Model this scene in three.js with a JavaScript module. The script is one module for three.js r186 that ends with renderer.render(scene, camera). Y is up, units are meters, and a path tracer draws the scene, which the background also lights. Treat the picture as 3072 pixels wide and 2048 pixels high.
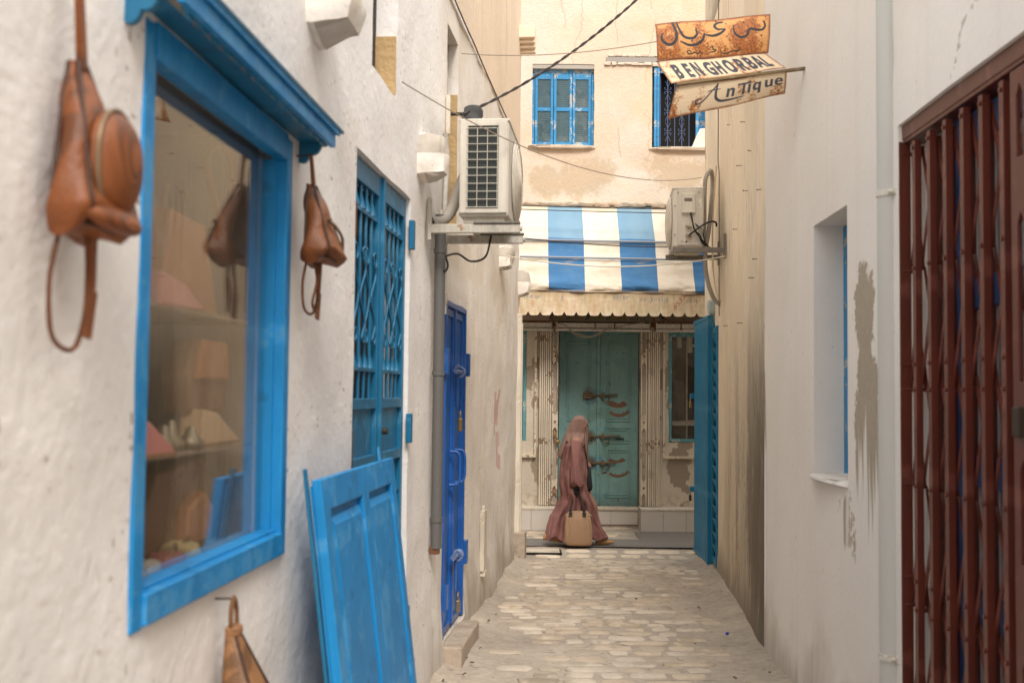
import * as THREE from 'three';
import { mergeGeometries } from 'three/addons/utils/BufferGeometryUtils.js';
import { RoundedBoxGeometry } from 'three/addons/geometries/RoundedBoxGeometry.js';
import { MarchingCubes } from 'three/addons/objects/MarchingCubes.js';

// ---------- camera, sky, sun, exposure ----------
const scene = new THREE.Scene();
const camera = new THREE.PerspectiveCamera(35.09, 1024 / 682, 0.1, 200);
camera.position.set(0, 1.8, 0);
camera.rotation.set(0.0472, 0, 0.0105, 'YXZ');
camera.focus = 12.4;
camera.userData.fStop = 2.9;
const renderer = new THREE.WebGLRenderer({ antialias: true });
renderer.toneMapping = THREE.LinearToneMapping;
renderer.toneMappingExposure = 1.84;
renderer.shadowMap.enabled = true;
{ // bright overcast sky, lighter towards the zenith
  const w = 64, h = 32, data = new Float32Array(w * h * 4);
  for (let j = 0; j < h; j++) for (let i = 0; i < w; i++) {
    const el = ((j + .5) / h - .5) * Math.PI, up = Math.max(0, Math.sin(el));
    const k = el < 0 ? .25 : .42 + .92 * up, o = (j * w + i) * 4;
    data[o] = k; data[o + 1] = k; data[o + 2] = k * .98; data[o + 3] = 1;
  }
  const t = new THREE.DataTexture(data, w, h, THREE.RGBAFormat, THREE.FloatType);
  t.mapping = THREE.EquirectangularReflectionMapping; t.magFilter = THREE.LinearFilter; t.needsUpdate = true;
  scene.background = t; scene.environment = t;
}
const sun = new THREE.DirectionalLight(new THREE.Color(1, .94, .87), 1.6);
sun.position.set(3.2, 14, 4.5); sun.target.position.set(.8, 0, -9);
sun.castShadow = true; sun.shadow.radius = 34; sun.shadow.mapSize.set(2048, 2048);
Object.assign(sun.shadow.camera, { left: -14, right: 14, top: 14, bottom: -14, near: 1, far: 60 });
scene.add(sun, sun.target);

// ---------- helpers ----------
const V = (x, y, z) => new THREE.Vector3(x, y, z);
function rng(seed) { let a = seed | 0; return () => { a = (a + 0x6d2b79f5) | 0; let t = Math.imul(a ^ (a >>> 15), 1 | a); t = (t + Math.imul(t ^ (t >>> 7), 61 | t)) ^ t; return ((t ^ (t >>> 14)) >>> 0) / 4294967296; }; }
const R0 = rng(7), rr = (a, b) => a + (b - a) * R0();
const clamp = (x, a = 0, b = 1) => Math.min(b, Math.max(a, x));
const sm = (a, b, x) => { const t = clamp((x - a) / (b - a)); return t * t * (3 - 2 * t); };
const lerp = (a, b, t) => a + (b - a) * t;
const mix3 = (a, b, t) => [lerp(a[0], b[0], t), lerp(a[1], b[1], t), lerp(a[2], b[2], t)];
const NS = 512;
function tile(px, py, oct, seed) { // tileable fractal noise, 0..1
  const out = new Float32Array(NS * NS), r = rng(seed);
  let amp = 1, tot = 0;
  for (let o = 0; o < oct; o++) {
    const lx = Math.min(NS, px << o), ly = Math.min(NS, py << o), lat = new Float32Array(lx * ly);
    for (let i = 0; i < lat.length; i++) lat[i] = r();
    for (let y = 0; y < NS; y++) {
      const fy = y / NS * ly, y0 = Math.floor(fy), ty = fy - y0, sy = ty * ty * (3 - 2 * ty), r0 = (y0 % ly) * lx, r1 = ((y0 + 1) % ly) * lx;
      for (let x = 0; x < NS; x++) {
        const fx = x / NS * lx, x0 = Math.floor(fx), tx = fx - x0, sx = tx * tx * (3 - 2 * tx), a = x0 % lx, b = (x0 + 1) % lx;
        out[y * NS + x] += amp * lerp(lerp(lat[r0 + a], lat[r0 + b], sx), lerp(lat[r1 + a], lat[r1 + b], sx), sy);
      }
    }
    tot += amp; amp *= .55;
  }
  let mn = 9, mx = -9;
  for (const v of out) { if (v < mn) mn = v; if (v > mx) mx = v; }
  for (let i = 0; i < out.length; i++) out[i] = (out[i] - mn) / (mx - mn);
  return out;
}
const NA = tile(4, 4, 7, 11), NB = tile(6, 6, 7, 23), NF = tile(48, 48, 4, 31), ST = tile(64, 3, 4, 41), SP = tile(24, 24, 2, 53);
function S(t, u, v) { // bilinear wrapped lookup, u v in tiles
  let x = (u - Math.floor(u)) * NS, y = (v - Math.floor(v)) * NS;
  const x0 = x | 0, y0 = y | 0; x -= x0; y -= y0;
  const a = x0 & 511, b = (x0 + 1) & 511, r0 = (y0 & 511) * NS, r1 = ((y0 + 1) & 511) * NS;
  return lerp(lerp(t[r0 + a], t[r0 + b], x), lerp(t[r1 + a], t[r1 + b], x), y);
}
const toS = new Uint8Array(4097); for (let i = 0; i <= 4096; i++) { const c = i / 4096; toS[i] = Math.round(255 * (c <= .0031308 ? c * 12.92 : 1.055 * c ** (1 / 2.4) - .055)); }
function colorTex(w, h, x0, x1, y0, y1, fn) { // fn(x, y) in metres -> linear rgb; uv of the mesh in metres
  const d = new Uint8Array(w * h * 4);
  for (let j = 0; j < h; j++) for (let i = 0; i < w; i++) {
    const c = fn(x0 + (i + .5) / w * (x1 - x0), y0 + (j + .5) / h * (y1 - y0)), o = (j * w + i) * 4;
    for (let k = 0; k < 3; k++) d[o + k] = toS[Math.round(clamp(c[k]) * 4096)];
    d[o + 3] = 255;
  }
  return finish(new THREE.DataTexture(d, w, h), x0, x1, y0, y1, true);
}
function finish(t, x0, x1, y0, y1, srgb) {
  t.wrapS = t.wrapT = THREE.RepeatWrapping; t.magFilter = t.minFilter = THREE.LinearFilter; t.flipY = t.isCanvasTexture ? true : false;
  if (srgb) t.colorSpace = THREE.SRGBColorSpace;
  t.repeat.set(1 / (x1 - x0), 1 / (y1 - y0)); t.offset.set(-x0 / (x1 - x0), -y0 / (y1 - y0)); t.needsUpdate = true;
  return t;
}
function bumpTex(size, metres, fn) {
  const d = new Uint8Array(size * size * 4);
  for (let j = 0; j < size; j++) for (let i = 0; i < size; i++) { const v = Math.round(255 * clamp(fn(i / size, j / size))), o = (j * size + i) * 4; d[o] = d[o + 1] = d[o + 2] = v; d[o + 3] = 255; }
  return finish(new THREE.DataTexture(d, size, size), 0, metres, 0, metres, false);
}
function canvasTex(w, h, x0, x1, y0, y1, draw) {
  const c = document.createElement('canvas'); c.width = w; c.height = h;
  const g = c.getContext('2d'); draw(g, w, h);
  return finish(new THREE.CanvasTexture(c), x0, x1, y0, y1, true);
}
const css = (r, g, b, a = 1) => `rgba(${r},${g},${b},${a})`;
const std = (color, roughness = .7, o = {}) => { const m = new THREE.MeshStandardMaterial({ roughness, side: THREE.DoubleSide, ...o }); if (color) m.color.setRGB(...color); return m; };

const used = {};
function uniq(n) { if (!(n in used)) { used[n] = 0; return n; } used[n]++; return n + '_' + String(used[n]).padStart(3, '0'); }
function tag(o, label, category, group, kind) { if (label) o.userData.label = label; if (category) o.userData.category = category; if (group) o.userData.group = group; if (kind) o.userData.kind = kind; return o; }
function thing(name, label, category, group, parent = scene) { const g = new THREE.Group(); g.name = uniq(name); parent.add(g); return tag(g, label, category, group); }

function mUV(g) { // uv in metres, projected along the main direction of every face
  if (g.index) g = g.toNonIndexed();
  const p = g.attributes.position, uv = new Float32Array(p.count * 2), a = V(), b = V(), c = V();
  for (let i = 0; i < p.count; i += 3) {
    a.fromBufferAttribute(p, i); b.fromBufferAttribute(p, i + 1); c.fromBufferAttribute(p, i + 2);
    const n = b.clone().sub(a).cross(c.clone().sub(a)), x = Math.abs(n.x), y = Math.abs(n.y), z = Math.abs(n.z);
    [a, b, c].forEach((q, k) => { const [u, v] = z >= x && z >= y ? [q.x, q.y] : x >= y ? [q.z, q.y] : [q.x, q.z]; uv[(i + k) * 2] = u; uv[(i + k) * 2 + 1] = v; });
  }
  g.setAttribute('uv', new THREE.BufferAttribute(uv, 2));
  return g;
}
class MB { // collects shapes, builds ONE named mesh
  constructor() { this.g = []; }
  add(g, keepUV) {
    g = keepUV ? (g.index ? g.toNonIndexed() : g) : mUV(g);
    for (const k of Object.keys(g.attributes)) if (!['position', 'normal', 'uv'].includes(k)) g.deleteAttribute(k);
    this.g.push(g); return this;
  }
  box(x, y, z, w, h, d, ry = 0, rx = 0, rz = 0) { const g = new THREE.BoxGeometry(w, h, d); return this.put(g, x, y, z, rx, ry, rz); }
  rbox(x, y, z, w, h, d, r = .004, ry = 0, rx = 0, rz = 0) { return this.put(new RoundedBoxGeometry(w, h, d, 2, Math.min(r, w / 2.1, h / 2.1, d / 2.1)), x, y, z, rx, ry, rz); }
  put(g, x, y, z, rx = 0, ry = 0, rz = 0) { const m = new THREE.Matrix4().makeRotationFromEuler(new THREE.Euler(rx, ry, rz)).setPosition(x, y, z); return this.add(g.applyMatrix4(m)); }
  cyl(a, b, r, r2 = r, n = 10) {
    const d = b.clone().sub(a), g = new THREE.CylinderGeometry(r2, r, d.length(), n);
    g.applyQuaternion(new THREE.Quaternion().setFromUnitVectors(V(0, 1, 0), d.clone().normalize())); const c = a.clone().add(b).multiplyScalar(.5); g.translate(c.x, c.y, c.z);
    return this.add(g);
  }
  tube(pts, r, n = 24, k = 6, closed = false) { return this.add(new THREE.TubeGeometry(new THREE.CatmullRomCurve3(pts, closed), n, r, k, closed), true); }
  bar(a, b, w, t, up = V(0, 0, 1)) { // flat bar from a to b, w across, t along up
    const d = b.clone().sub(a), L = d.length(), y = d.normalize(), z = up.clone().addScaledVector(y, -up.dot(y)).normalize(), x = y.clone().cross(z);
    const g = mUV(new THREE.BoxGeometry(w, L, t)), m = new THREE.Matrix4().makeBasis(x, y, z), c = a.clone().add(b).multiplyScalar(.5); m.setPosition(c);
    return this.add(g.applyMatrix4(m), true);
  }
  geo() { return mergeGeometries(this.g); }
  build(name, mat, parent) { const m = new THREE.Mesh(this.geo(), mat); m.name = parent === scene ? uniq(name) : name; parent.add(m); return m; }
}
const mb = () => new MB();
function mesh(name, geo, mat, parent) { const m = new THREE.Mesh(geo, mat); m.name = parent === scene ? uniq(name) : name; parent.add(m); return m; }
function loft(rows, cap = true, uvw = 1) { // rows of equal-length closed rings
  const n = rows[0].length, P = [], U = [], I = []; let vv = 0;
  rows.forEach((r, j) => {
    if (j) vv += r[0].distanceTo(rows[j - 1][0]);
    let uu = 0;
    for (let i = 0; i <= n; i++) { const q = r[i % n]; if (i) uu += q.distanceTo(r[i - 1]); P.push(q.x, q.y, q.z); U.push(uu * uvw, vv * uvw); }
  });
  for (let j = 0; j + 1 < rows.length; j++) for (let i = 0; i < n; i++) { const a = j * (n + 1) + i, b = a + 1, c = a + n + 1, d = c + 1; I.push(a, b, d, a, d, c); }
  const smooth = (g) => { // weld the seam's normals
    g.computeVertexNormals(); const N = g.attributes.normal;
    for (let j = 0; j < rows.length; j++) { const a = j * (n + 1), b = a + n, v = V(N.getX(a) + N.getX(b), N.getY(a) + N.getY(b), N.getZ(a) + N.getZ(b)).normalize(); N.setXYZ(a, v.x, v.y, v.z); N.setXYZ(b, v.x, v.y, v.z); }
  };
  const g = new THREE.BufferGeometry();
  g.setAttribute('position', new THREE.Float32BufferAttribute(P, 3)); g.setAttribute('uv', new THREE.Float32BufferAttribute(U, 2)); g.setIndex(I); smooth(g);
  if (!cap) return g.toNonIndexed();
  const caps = [];
  for (const [r, flip] of [[rows[0], true], [rows[rows.length - 1], false]]) {
    const c = V(); r.forEach((q) => c.add(q)); c.multiplyScalar(1 / n); const p = [];
    for (let i = 0; i < n; i++) { const a = r[i], b = r[(i + 1) % n]; for (const q of flip ? [c, b, a] : [c, a, b]) p.push(q.x, q.y, q.z); }
    const cg = new THREE.BufferGeometry(); cg.setAttribute('position', new THREE.Float32BufferAttribute(p, 3)); cg.computeVertexNormals(); caps.push(mUV(cg));
  }
  return mergeGeometries([g.toNonIndexed(), ...caps]);
}
const ring = (n, f) => Array.from({ length: n }, (_, i) => f(i / n * Math.PI * 2));
const sq = (a, e) => Math.sign(a) * Math.abs(a) ** e;

// ---------- walls in plan: (x, distance); outside lies on the side of direction x up ----------
function plan(pts) {
  const seg = []; let s0 = 0;
  for (let i = 0; i + 1 < pts.length; i++) { const [x0, d0] = pts[i], [x1, d1] = pts[i + 1], l = Math.hypot(x1 - x0, d1 - d0); seg.push({ x0, d0, tx: (x1 - x0) / l, td: (d1 - d0) / l, s0, l }); s0 += l; }
  const at = (s) => seg.find((q) => s <= q.s0 + q.l) || seg[seg.length - 1];
  const nrm = (q) => V(q.td, 0, q.tx); // t x up with t = (tx, 0, -td)
  const W = {
    len: s0,
    n(s) { const q = at(s), i = seg.indexOf(q), v = nrm(q); const k = .35; if (i + 1 < seg.length && q.s0 + q.l - s < k) v.lerp(nrm(seg[i + 1]), .5 * (1 - (q.s0 + q.l - s) / k)); if (i && s - q.s0 < k) v.lerp(nrm(seg[i - 1]), .5 * (1 - (s - q.s0) / k)); return v.normalize(); },
    p(s, y, w = 0) { const q = at(s), u = s - q.s0; return V(q.x0 + q.tx * u, y, -(q.d0 + q.td * u)).addScaledVector(W.n(s), w); },
    turn(s) { const q = at(s); return Math.atan2(q.td, q.tx); },
    place(o, s, y, w = 0) { o.position.copy(W.p(s, y, w)); o.rotation.y = W.turn(s); return o; },
  };
  return W;
}
const WL = plan([[-1.30, -4], [-.7306, 4.155], [-.506, 6.57], [.07, 12]]);
const WR = plan([[2.22, 12.4], [1.80, 7.605], [1.452, -4]]);
const RS = (s) => 16.4236 - s;          // distance along the right wall counted from its far end
const WF = plan([[-6, 14.5], [9, 14.5]]); // street front: s = x + 6
function wallGeo(W, s0, s1, y0, y1, holes, cell, amp, opt = {}) {
  const cuts = (a, b, edges) => { const e = [a, b, ...edges.filter((v) => v > a && v < b)].sort((p, q) => p - q), out = []; for (let i = 0; i + 1 < e.length; i++) { const n = Math.max(1, Math.round((e[i + 1] - e[i]) / cell)); for (let k = 0; k < n; k++) out.push(lerp(e[i], e[i + 1], k / n)); } out.push(b); return out; };
  const ss = cuts(s0, s1, holes.flatMap((h) => [h.s0, h.s1])), ys = cuts(y0, y1, holes.flatMap((h) => [h.y0, h.y1]));
  const calm = (s, y) => { let k = 1; for (const h of holes) { const dx = Math.max(h.s0 - s, s - h.s1, 0), dy = Math.max(h.y0 - y, y - h.y1, 0); k = Math.min(k, .12 + .88 * sm(.02, .3, Math.hypot(dx, dy))); } return k; };
  const off = (s, y) => calm(s, y) * amp * ((S(NA, s * .11 + .3, y * .11) - .5) * 2 + (S(NB, s * .3, y * .3 + .2) - .5) * .9) + (opt.extra ? opt.extra(s, y) : 0);
  const warp = opt.warp ?? .006;
  const pt = (s, y, w) => W.p(s + warp * 2 * (S(NB, s * .6, y * .6) - .5), y + warp * 2 * (S(NA, s * .6, y * .6 + .5) - .5), w + off(s, y));
  const P = [], U = [], I = [], nx = ss.length;
  for (const y of ys) for (const s of ss) { const q = pt(s, y, 0); P.push(q.x, q.y, q.z); U.push(s, y); }
  const inside = (s, y) => holes.some((h) => s > h.s0 && s < h.s1 && y > h.y0 && y < h.y1);
  for (let j = 0; j + 1 < ys.length; j++) for (let i = 0; i + 1 < nx; i++) {
    if (inside((ss[i] + ss[i + 1]) / 2, (ys[j] + ys[j + 1]) / 2)) continue;
    const a = j * nx + i; I.push(a, a + 1, a + nx + 1, a, a + nx + 1, a + nx);
  }
  const g = new THREE.BufferGeometry(); g.setAttribute('position', new THREE.Float32BufferAttribute(P, 3)); g.setAttribute('uv', new THREE.Float32BufferAttribute(U, 2)); g.setIndex(I); g.computeVertexNormals();
  const parts = [g.toNonIndexed()];
  const strip = (list, dep) => { // reveal along a hole edge
    const p = [], u = []; const K = 4;
    for (let i = 0; i + 1 < list.length; i++) for (let k = 0; k < K; k++) {
      const c = [[i, k], [i + 1, k], [i + 1, k + 1], [i, k], [i + 1, k + 1], [i, k + 1]];
      for (const [a, b] of c) { const [s, y] = list[a], f = b / K, q = pt(s, y, 0).lerp(W.p(s, y, -dep), f); p.push(q.x, q.y, q.z); u.push(s + (list[0][0] === list[1][0] ? f * dep : 0), y + (list[0][1] === list[1][1] ? f * dep : 0)); }
    }
    const r = new THREE.BufferGeometry(); r.setAttribute('position', new THREE.Float32BufferAttribute(p, 3)); r.setAttribute('uv', new THREE.Float32BufferAttribute(u, 2)); r.computeVertexNormals(); parts.push(r);
  };
  for (const h of holes) {
    const hs = ss.filter((s) => s >= h.s0 - 1e-9 && s <= h.s1 + 1e-9), hy = ys.filter((y) => y >= h.y0 - 1e-9 && y <= h.y1 + 1e-9);
    strip(hs.map((s) => [s, h.y0]), h.depth); strip(hs.map((s) => [s, h.y1]).reverse(), h.depth);
    strip(hy.map((y) => [h.s0, y]).reverse(), h.depth); strip(hy.map((y) => [h.s1, y]), h.depth);
  }
  // the wall's thickness: back and cap
  const T = opt.thick ?? .6, quad = (a, b, c, d) => { const q = new THREE.BufferGeometry(); q.setAttribute('position', new THREE.Float32BufferAttribute([a, b, c, a, c, d].flatMap((v) => [v.x, v.y, v.z]), 3)); q.computeVertexNormals(); parts.push(mUV(q)); };
  const N = 8;
  for (let i = 0; i < N; i++) { const a = lerp(s0, s1, i / N), b = lerp(s0, s1, (i + 1) / N); quad(W.p(b, y0, -T), W.p(a, y0, -T), W.p(a, y1, -T), W.p(b, y1, -T)); quad(pt(a, y1, 0), pt(b, y1, 0), W.p(b, y1, -T), W.p(a, y1, -T)); }
  quad(pt(s0, y0, 0), pt(s0, y1, 0), W.p(s0, y1, -T), W.p(s0, y0, -T)); quad(pt(s1, y1, 0), pt(s1, y0, 0), W.p(s1, y0, -T), W.p(s1, y1, -T));
  return mergeGeometries(parts);
}
function rock(a, b, c, seed, n = 14) { // lumpy stone block, half sizes a b c
  const g = new THREE.BoxGeometry(2, 2, 2, 6, 6, 6), p = g.attributes.position, q = V();
  for (let i = 0; i < p.count; i++) {
    q.fromBufferAttribute(p, i); const l = Math.max(Math.abs(q.x), Math.abs(q.y), Math.abs(q.z)); const s = q.clone().normalize().multiplyScalar(1.22).lerp(q, .38);
    const k = 1 + .5 * (S(NB, s.x * .11 + seed * .37 + s.z * .07, s.y * .11 + s.z * .05) - .5); s.multiplyScalar(k); p.setXYZ(i, s.x * a, s.y * b, s.z * c);
  }
  let h = g.toNonIndexed(); h.computeVertexNormals(); h = g; g.computeVertexNormals(); return g;
}

// ---------- plaster and other textures ----------
const bumpRough = bumpTex(1024, 1.3, (u, v) => .45 * S(NF, u, v) + .35 * S(NB, u * 3, v * 3) + .2 * sm(.55, .9, S(SP, u, v)));
const bumpFine = bumpTex(512, .9, (u, v) => .6 * S(NF, u, v) + .4 * S(NB, u * 2, v * 2));
const bumpStreak = bumpTex(1024, 1.6, (u, v) => .5 * S(ST, u, v) + .3 * S(NF, u, v) + .2 * S(NB, u * 2, v * 2));
const bumpMetal = bumpTex(512, .5, (u, v) => .7 * S(NB, u, v) + .3 * S(NF, u * 2, v * 2));
const segD = (x, y, l) => { let m = 9; for (let i = 0; i + 1 < l.length; i++) { const [ax, ay] = l[i], [bx, by] = l[i + 1], t = clamp(((x - ax) * (bx - ax) + (y - ay) * (by - ay)) / ((bx - ax) ** 2 + (by - ay) ** 2)); m = Math.min(m, Math.hypot(x - ax - t * (bx - ax), y - ay - t * (by - ay))); } return m; };
const graffiti = [[[14.0, 1.79], [14.06, 1.52], [14.16, 1.72], [14.2, 1.5], [14.28, 1.76], [14.34, 1.82]], [[14.02, 1.78], [14.0, 1.42]], [[14.2, 1.42], [14.24, 1.12], [14.38, 1.08], [14.4, 1.2]], [[14.34, 1.42], [14.36, 1.3]]];
const leftMap = colorTex(2048, 1024, 4, 16.2, 0, 4.7, (s, y) => {
  const n = S(NA, s * .12, y * .12), m = S(NB, s * .5, y * .5), f = S(NF, s * .6, y * .6), st = S(ST, s * .45, y * .12);
  const far = sm(9.8, 12.5, s);
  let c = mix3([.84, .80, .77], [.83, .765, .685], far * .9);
  c = c.map((v) => v * (.93 + .12 * m + .05 * f));
  c = mix3(c, [.73, .69, .665], .4 * sm(.5, .75, n));
  c = mix3(c, [.72, .60, .46], .5 * sm(.6, .82, S(NB, s * .23 + .6, y * .3)) * (.35 + .65 * far));
  c = mix3(c, [.66, .575, .475], far * .3 * sm(.5, .85, st));
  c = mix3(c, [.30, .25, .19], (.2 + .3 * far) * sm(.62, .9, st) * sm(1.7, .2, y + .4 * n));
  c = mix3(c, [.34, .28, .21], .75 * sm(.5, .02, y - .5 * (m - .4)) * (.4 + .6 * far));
  c = mix3(c, [.28, .21, .15], .8 * sm(.8, .9, S(SP, s * 1.8, y * 1.8)) * sm(.55, .75, m));           // small chips
  if (s > 13.8 && s < 14.6 && y < 2) { let d = 9; for (const l of graffiti) d = Math.min(d, segD(s * .2, y, l.map(([a, b]) => [a * .2, b]))); c = mix3(c, [.5, .05, .07], .55 * sm(.019, .009, d) * (.5 + .5 * f)); }
  return c;
});
const peachUp = colorTex(512, 512, 0, 4, 0, 4, (s, y) => {
  const st = S(ST, s * .25, y * .25), m = S(NB, s * .25, y * .25), f = S(NF, s * .5, y * .5);
  let c = [.78, .625, .47].map((v) => v * (.9 + .16 * m + .06 * f)); c = mix3(c, [.46, .36, .26], .7 * sm(.7, .9, st) * sm(.4, .6, m)); return c;
});
const facadeMap = colorTex(1024, 1536, 5.4, 9.4, 0, 7.6, (s, y) => {
  const x = s - 6, n = S(NA, s * .19, y * .19), m = S(NB, s * .4, y * .4), f = S(NF, s * .5, y * .5), st = S(ST, s * .2, y * .1);
  let c = mix3([.70, .55, .42], [.68, .585, .49], sm(.35, .65, n)); c = c.map((v) => v * (.9 + .15 * m + .08 * f));
  c = mix3(c, [.72, .48, .28], .35 * sm(.55, .75, S(NB, s * .22 + .4, y * .22)));
  c = mix3(c, [.68, .62, .53], .8 * sm(.45, .6, S(NA, s * .3 + .5, y * .42) ) * sm(5.35, 4.8, y + .4 * (m - .5)));
  const pd = (cx, cy, a, b) => Math.hypot((x - cx) / a, (y - cy) / b) + .9 * (m - .5) + .5 * (f - .5);
  let pm = Math.max(sm(1.15, .7, pd(.45, 4.64, .28, .24)), sm(1.15, .7, pd(.95, 4.68, .48, .28)), sm(1.15, .7, pd(2.3, 4.72, .5, .3)));
  c = mix3(c, [.54, .42, .29], .8 * pm);
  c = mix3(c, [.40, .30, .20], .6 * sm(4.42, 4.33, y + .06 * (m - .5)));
  for (const [ax, sd] of [[.95, .1], [1.75, .5], [1.35, .8], [.5, .3]]) { // hairline cracks
    const cx = ax + .5 * (S(NB, y * .13 + sd, sd) - .5) + .06 * (S(NF, y * .35, sd) - .5); if (y > 5 && S(NA, y * .3 + sd, sd * 3) > .42) c = mix3(c, [.35, .25, .17], .5 * sm(.009, .003, Math.abs(x - cx)));
  }
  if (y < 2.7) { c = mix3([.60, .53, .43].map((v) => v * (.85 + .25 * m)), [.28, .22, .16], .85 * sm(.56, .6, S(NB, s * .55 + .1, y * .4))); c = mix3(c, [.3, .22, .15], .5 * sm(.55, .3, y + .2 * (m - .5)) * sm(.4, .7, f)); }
  return c;
});
const dirtyMap = colorTex(1024, 1536, 0, 4.82, 0, 5.8, (s, y) => {
  const n = S(NA, s * .2, y * .15), m = S(NB, s * .5, y * .25), f = S(NF, s * .7, y * .7), st = S(ST, s * .33, y * .5), s2 = S(ST, s * .7 + .3, y * .9);
  let c = mix3([.85, .725, .55], [.80, .695, .55], sm(.3, .7, n)); c = c.map((v) => v * (.86 + .09 * st + .1 * f + .05 * m));
  c = mix3(c, [.80, .55, .27], .3 * sm(3.2, 1.0, s) * sm(2, 4, y) * sm(.35, .6, S(ST, s * .2 + .5, y * .1)));
  c = mix3(c, [.68, .585, .46], .5 * sm(.48, .66, S(NB, s * .31, y * .2 + .3))); c = mix3(c, [.86, .78, .66], .5 * sm(.55, .72, S(NA, s * .5 + .4, y * .25)));
  const low = sm(3.1, .1, y + .9 * (n - .5)), near = sm(1.6, 4.7, s);
  c = mix3(c, [.15, .12, .085], .95 * low * (.25 + .75 * near) * sm(.3, .52, .5 * st + .3 * s2 + .2 * m + .12 * near));
  c = mix3(c, [.55, .455, .34], .4 * low);
  const md = .55 * S(NB, s * .55, y * .14) + .2 * S(NF, s * .5, y * .12) + .25 * S(NF, s * 1.6, y * .45); c = mix3(c, [.17, .135, .095], .92 * sm(.43, .53, md + .1 * (near - .5)) * sm(2.7, .9, y + .8 * (m - .5)) * sm(1.4, 4.2, s));
  c = mix3(c, [.12, .10, .07], .9 * sm(3.2, 4.7, s + .5 * (st - .5)) * sm(3, 1.6, y + (m - .5)) * sm(.4, .6, m * .6 + s2 * .4));
  c = mix3(c, [.22, .17, .12], .85 * sm(.74, .86, s2) * sm(.5, .7, m));
  c = mix3(c, [.20, .16, .12], .7 * sm(.35, .0, y + .3 * (m - .5)));
  return c;
});
const rightMap = colorTex(2048, 1024, 4.6, 10.2, 0, 4.8, (s, y) => {
  const d = RS(s), n = S(NA, s * .2, y * .2), m = S(NB, s * .4, y * .4), f = S(NF, s, y), st = S(ST, s * .25, y * .12);
  let c = [.815, .775, .735].map((v) => v * (.95 + .07 * m + .04 * f));
  c = mix3(c, [.83, .77, .70], .5 * sm(.45, .7, n) * sm(1, 3, y)); c = mix3(c, [.70, .63, .55], .15 * sm(.6, .85, st));
  c = mix3(c, [.40, .33, .26], .5 * sm(.5, 0, y + .5 * (m - .5)) * (.5 + st));
  c = mix3(c, [.3, .25, .2], .8 * sm(.9, .96, S(SP, s * 1.5, y * 1.2)) * sm(.5, .7, m));
  const j = .17 * (m - .5) + .12 * (S(NB, s * 1.4, y * 1.4) - .5) + .07 * (f - .5);
  const w = y > 2.15 ? lerp(.09, .2, sm(2.42, 2.25, y)) : .2, top = sm(2.42, 2.38, y + j), bot = sm(1.42, 1.6, y + .9 * (S(ST, s * .5, .3) - .5));
  c = mix3(c, [.40, .345, .27].map((v) => v * (.9 + .2 * f)), sm(w, w - .012, Math.abs(d - 9.2) + j) * top * bot);
  c = mix3(c, [.42, .36, .29], sm(.1, .085, Math.abs(d - 9.6 - .15 * (y - 1.15)) + j * 1.4) * sm(.16, .1, Math.abs(y - 1.16) + j) * sm(.42, .5, S(ST, s * .7, y * .2)));
  const cr = segD(d, y, [[8.1, 3.02], [8.0, 3.2], [7.8, 3.28], [7.7, 3.5]]) + .05 * (f - .5); if (y > 2.9) c = mix3(c, [.3, .24, .18], .6 * sm(.009, .003, cr));
  return c;
});
const groundMap = colorTex(1024, 1024, 0, 4, 0, 4, (x, y) => {
  const n = S(NA, x / 4, y / 4), m = S(NB, x / 2, y / 2), f = S(NF, x / 2, y / 2), g = S(NF, x * 1.3, y * 1.3);
  let c = mix3([.41, .345, .28], [.475, .40, .32], sm(.35, .65, n)); c = c.map((v) => v * (.78 + .25 * m + .25 * (f - .5) + .2 * (g - .5)));
  return mix3(c, [.2, .17, .14], .6 * sm(.72, .85, S(SP, x * .7, y * .7)));
});
const stoneMap = colorTex(1024, 1024, 0, 3, 0, 3, (x, y) => {
  const m = S(NB, x / 1.5, y / 1.5), f = S(NF, x / 1.5, y / 1.5), n = S(NA, x / 3, y / 3);
  let c = mix3([.60, .505, .40], [.53, .445, .36], n).map((v) => v * (.82 + .25 * m + .2 * (f - .5))); return mix3(c, [.33, .27, .2], .6 * sm(.6, .8, S(NB, x * .9, y * .9 + .3)));
});
const paint = (base, worn, wornAmt, metres = 1.2, o = {}) => { // brushed, chipped paint
  const map = colorTex(512, 512, 0, metres, 0, metres, (x, y) => {
    const u = x / metres, v = y / metres, n = S(NA, u, v), m = S(NB, u, v), f = S(NF, u, v), st = S(ST, u, v);
    let c = base.map((b) => b * (.72 + .26 * n + .24 * st)); c = mix3(c, base.map((b) => Math.min(1, b * 1.5 + .05)), .35 * sm(.6, .85, m)); c = mix3(c, base.map((b) => b * .5), .5 * sm(.75, .9, S(NB, u + .5, v + .3)));
    return mix3(c, worn.map((q) => q * (.7 + .6 * f)), wornAmt * sm(.62, .67, .6 * m + .4 * f));
  });
  return std(null, o.r ?? .45, { map, bumpMap: bumpMetal, bumpScale: o.bs ?? .0015, metalness: 0 });
};
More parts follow.
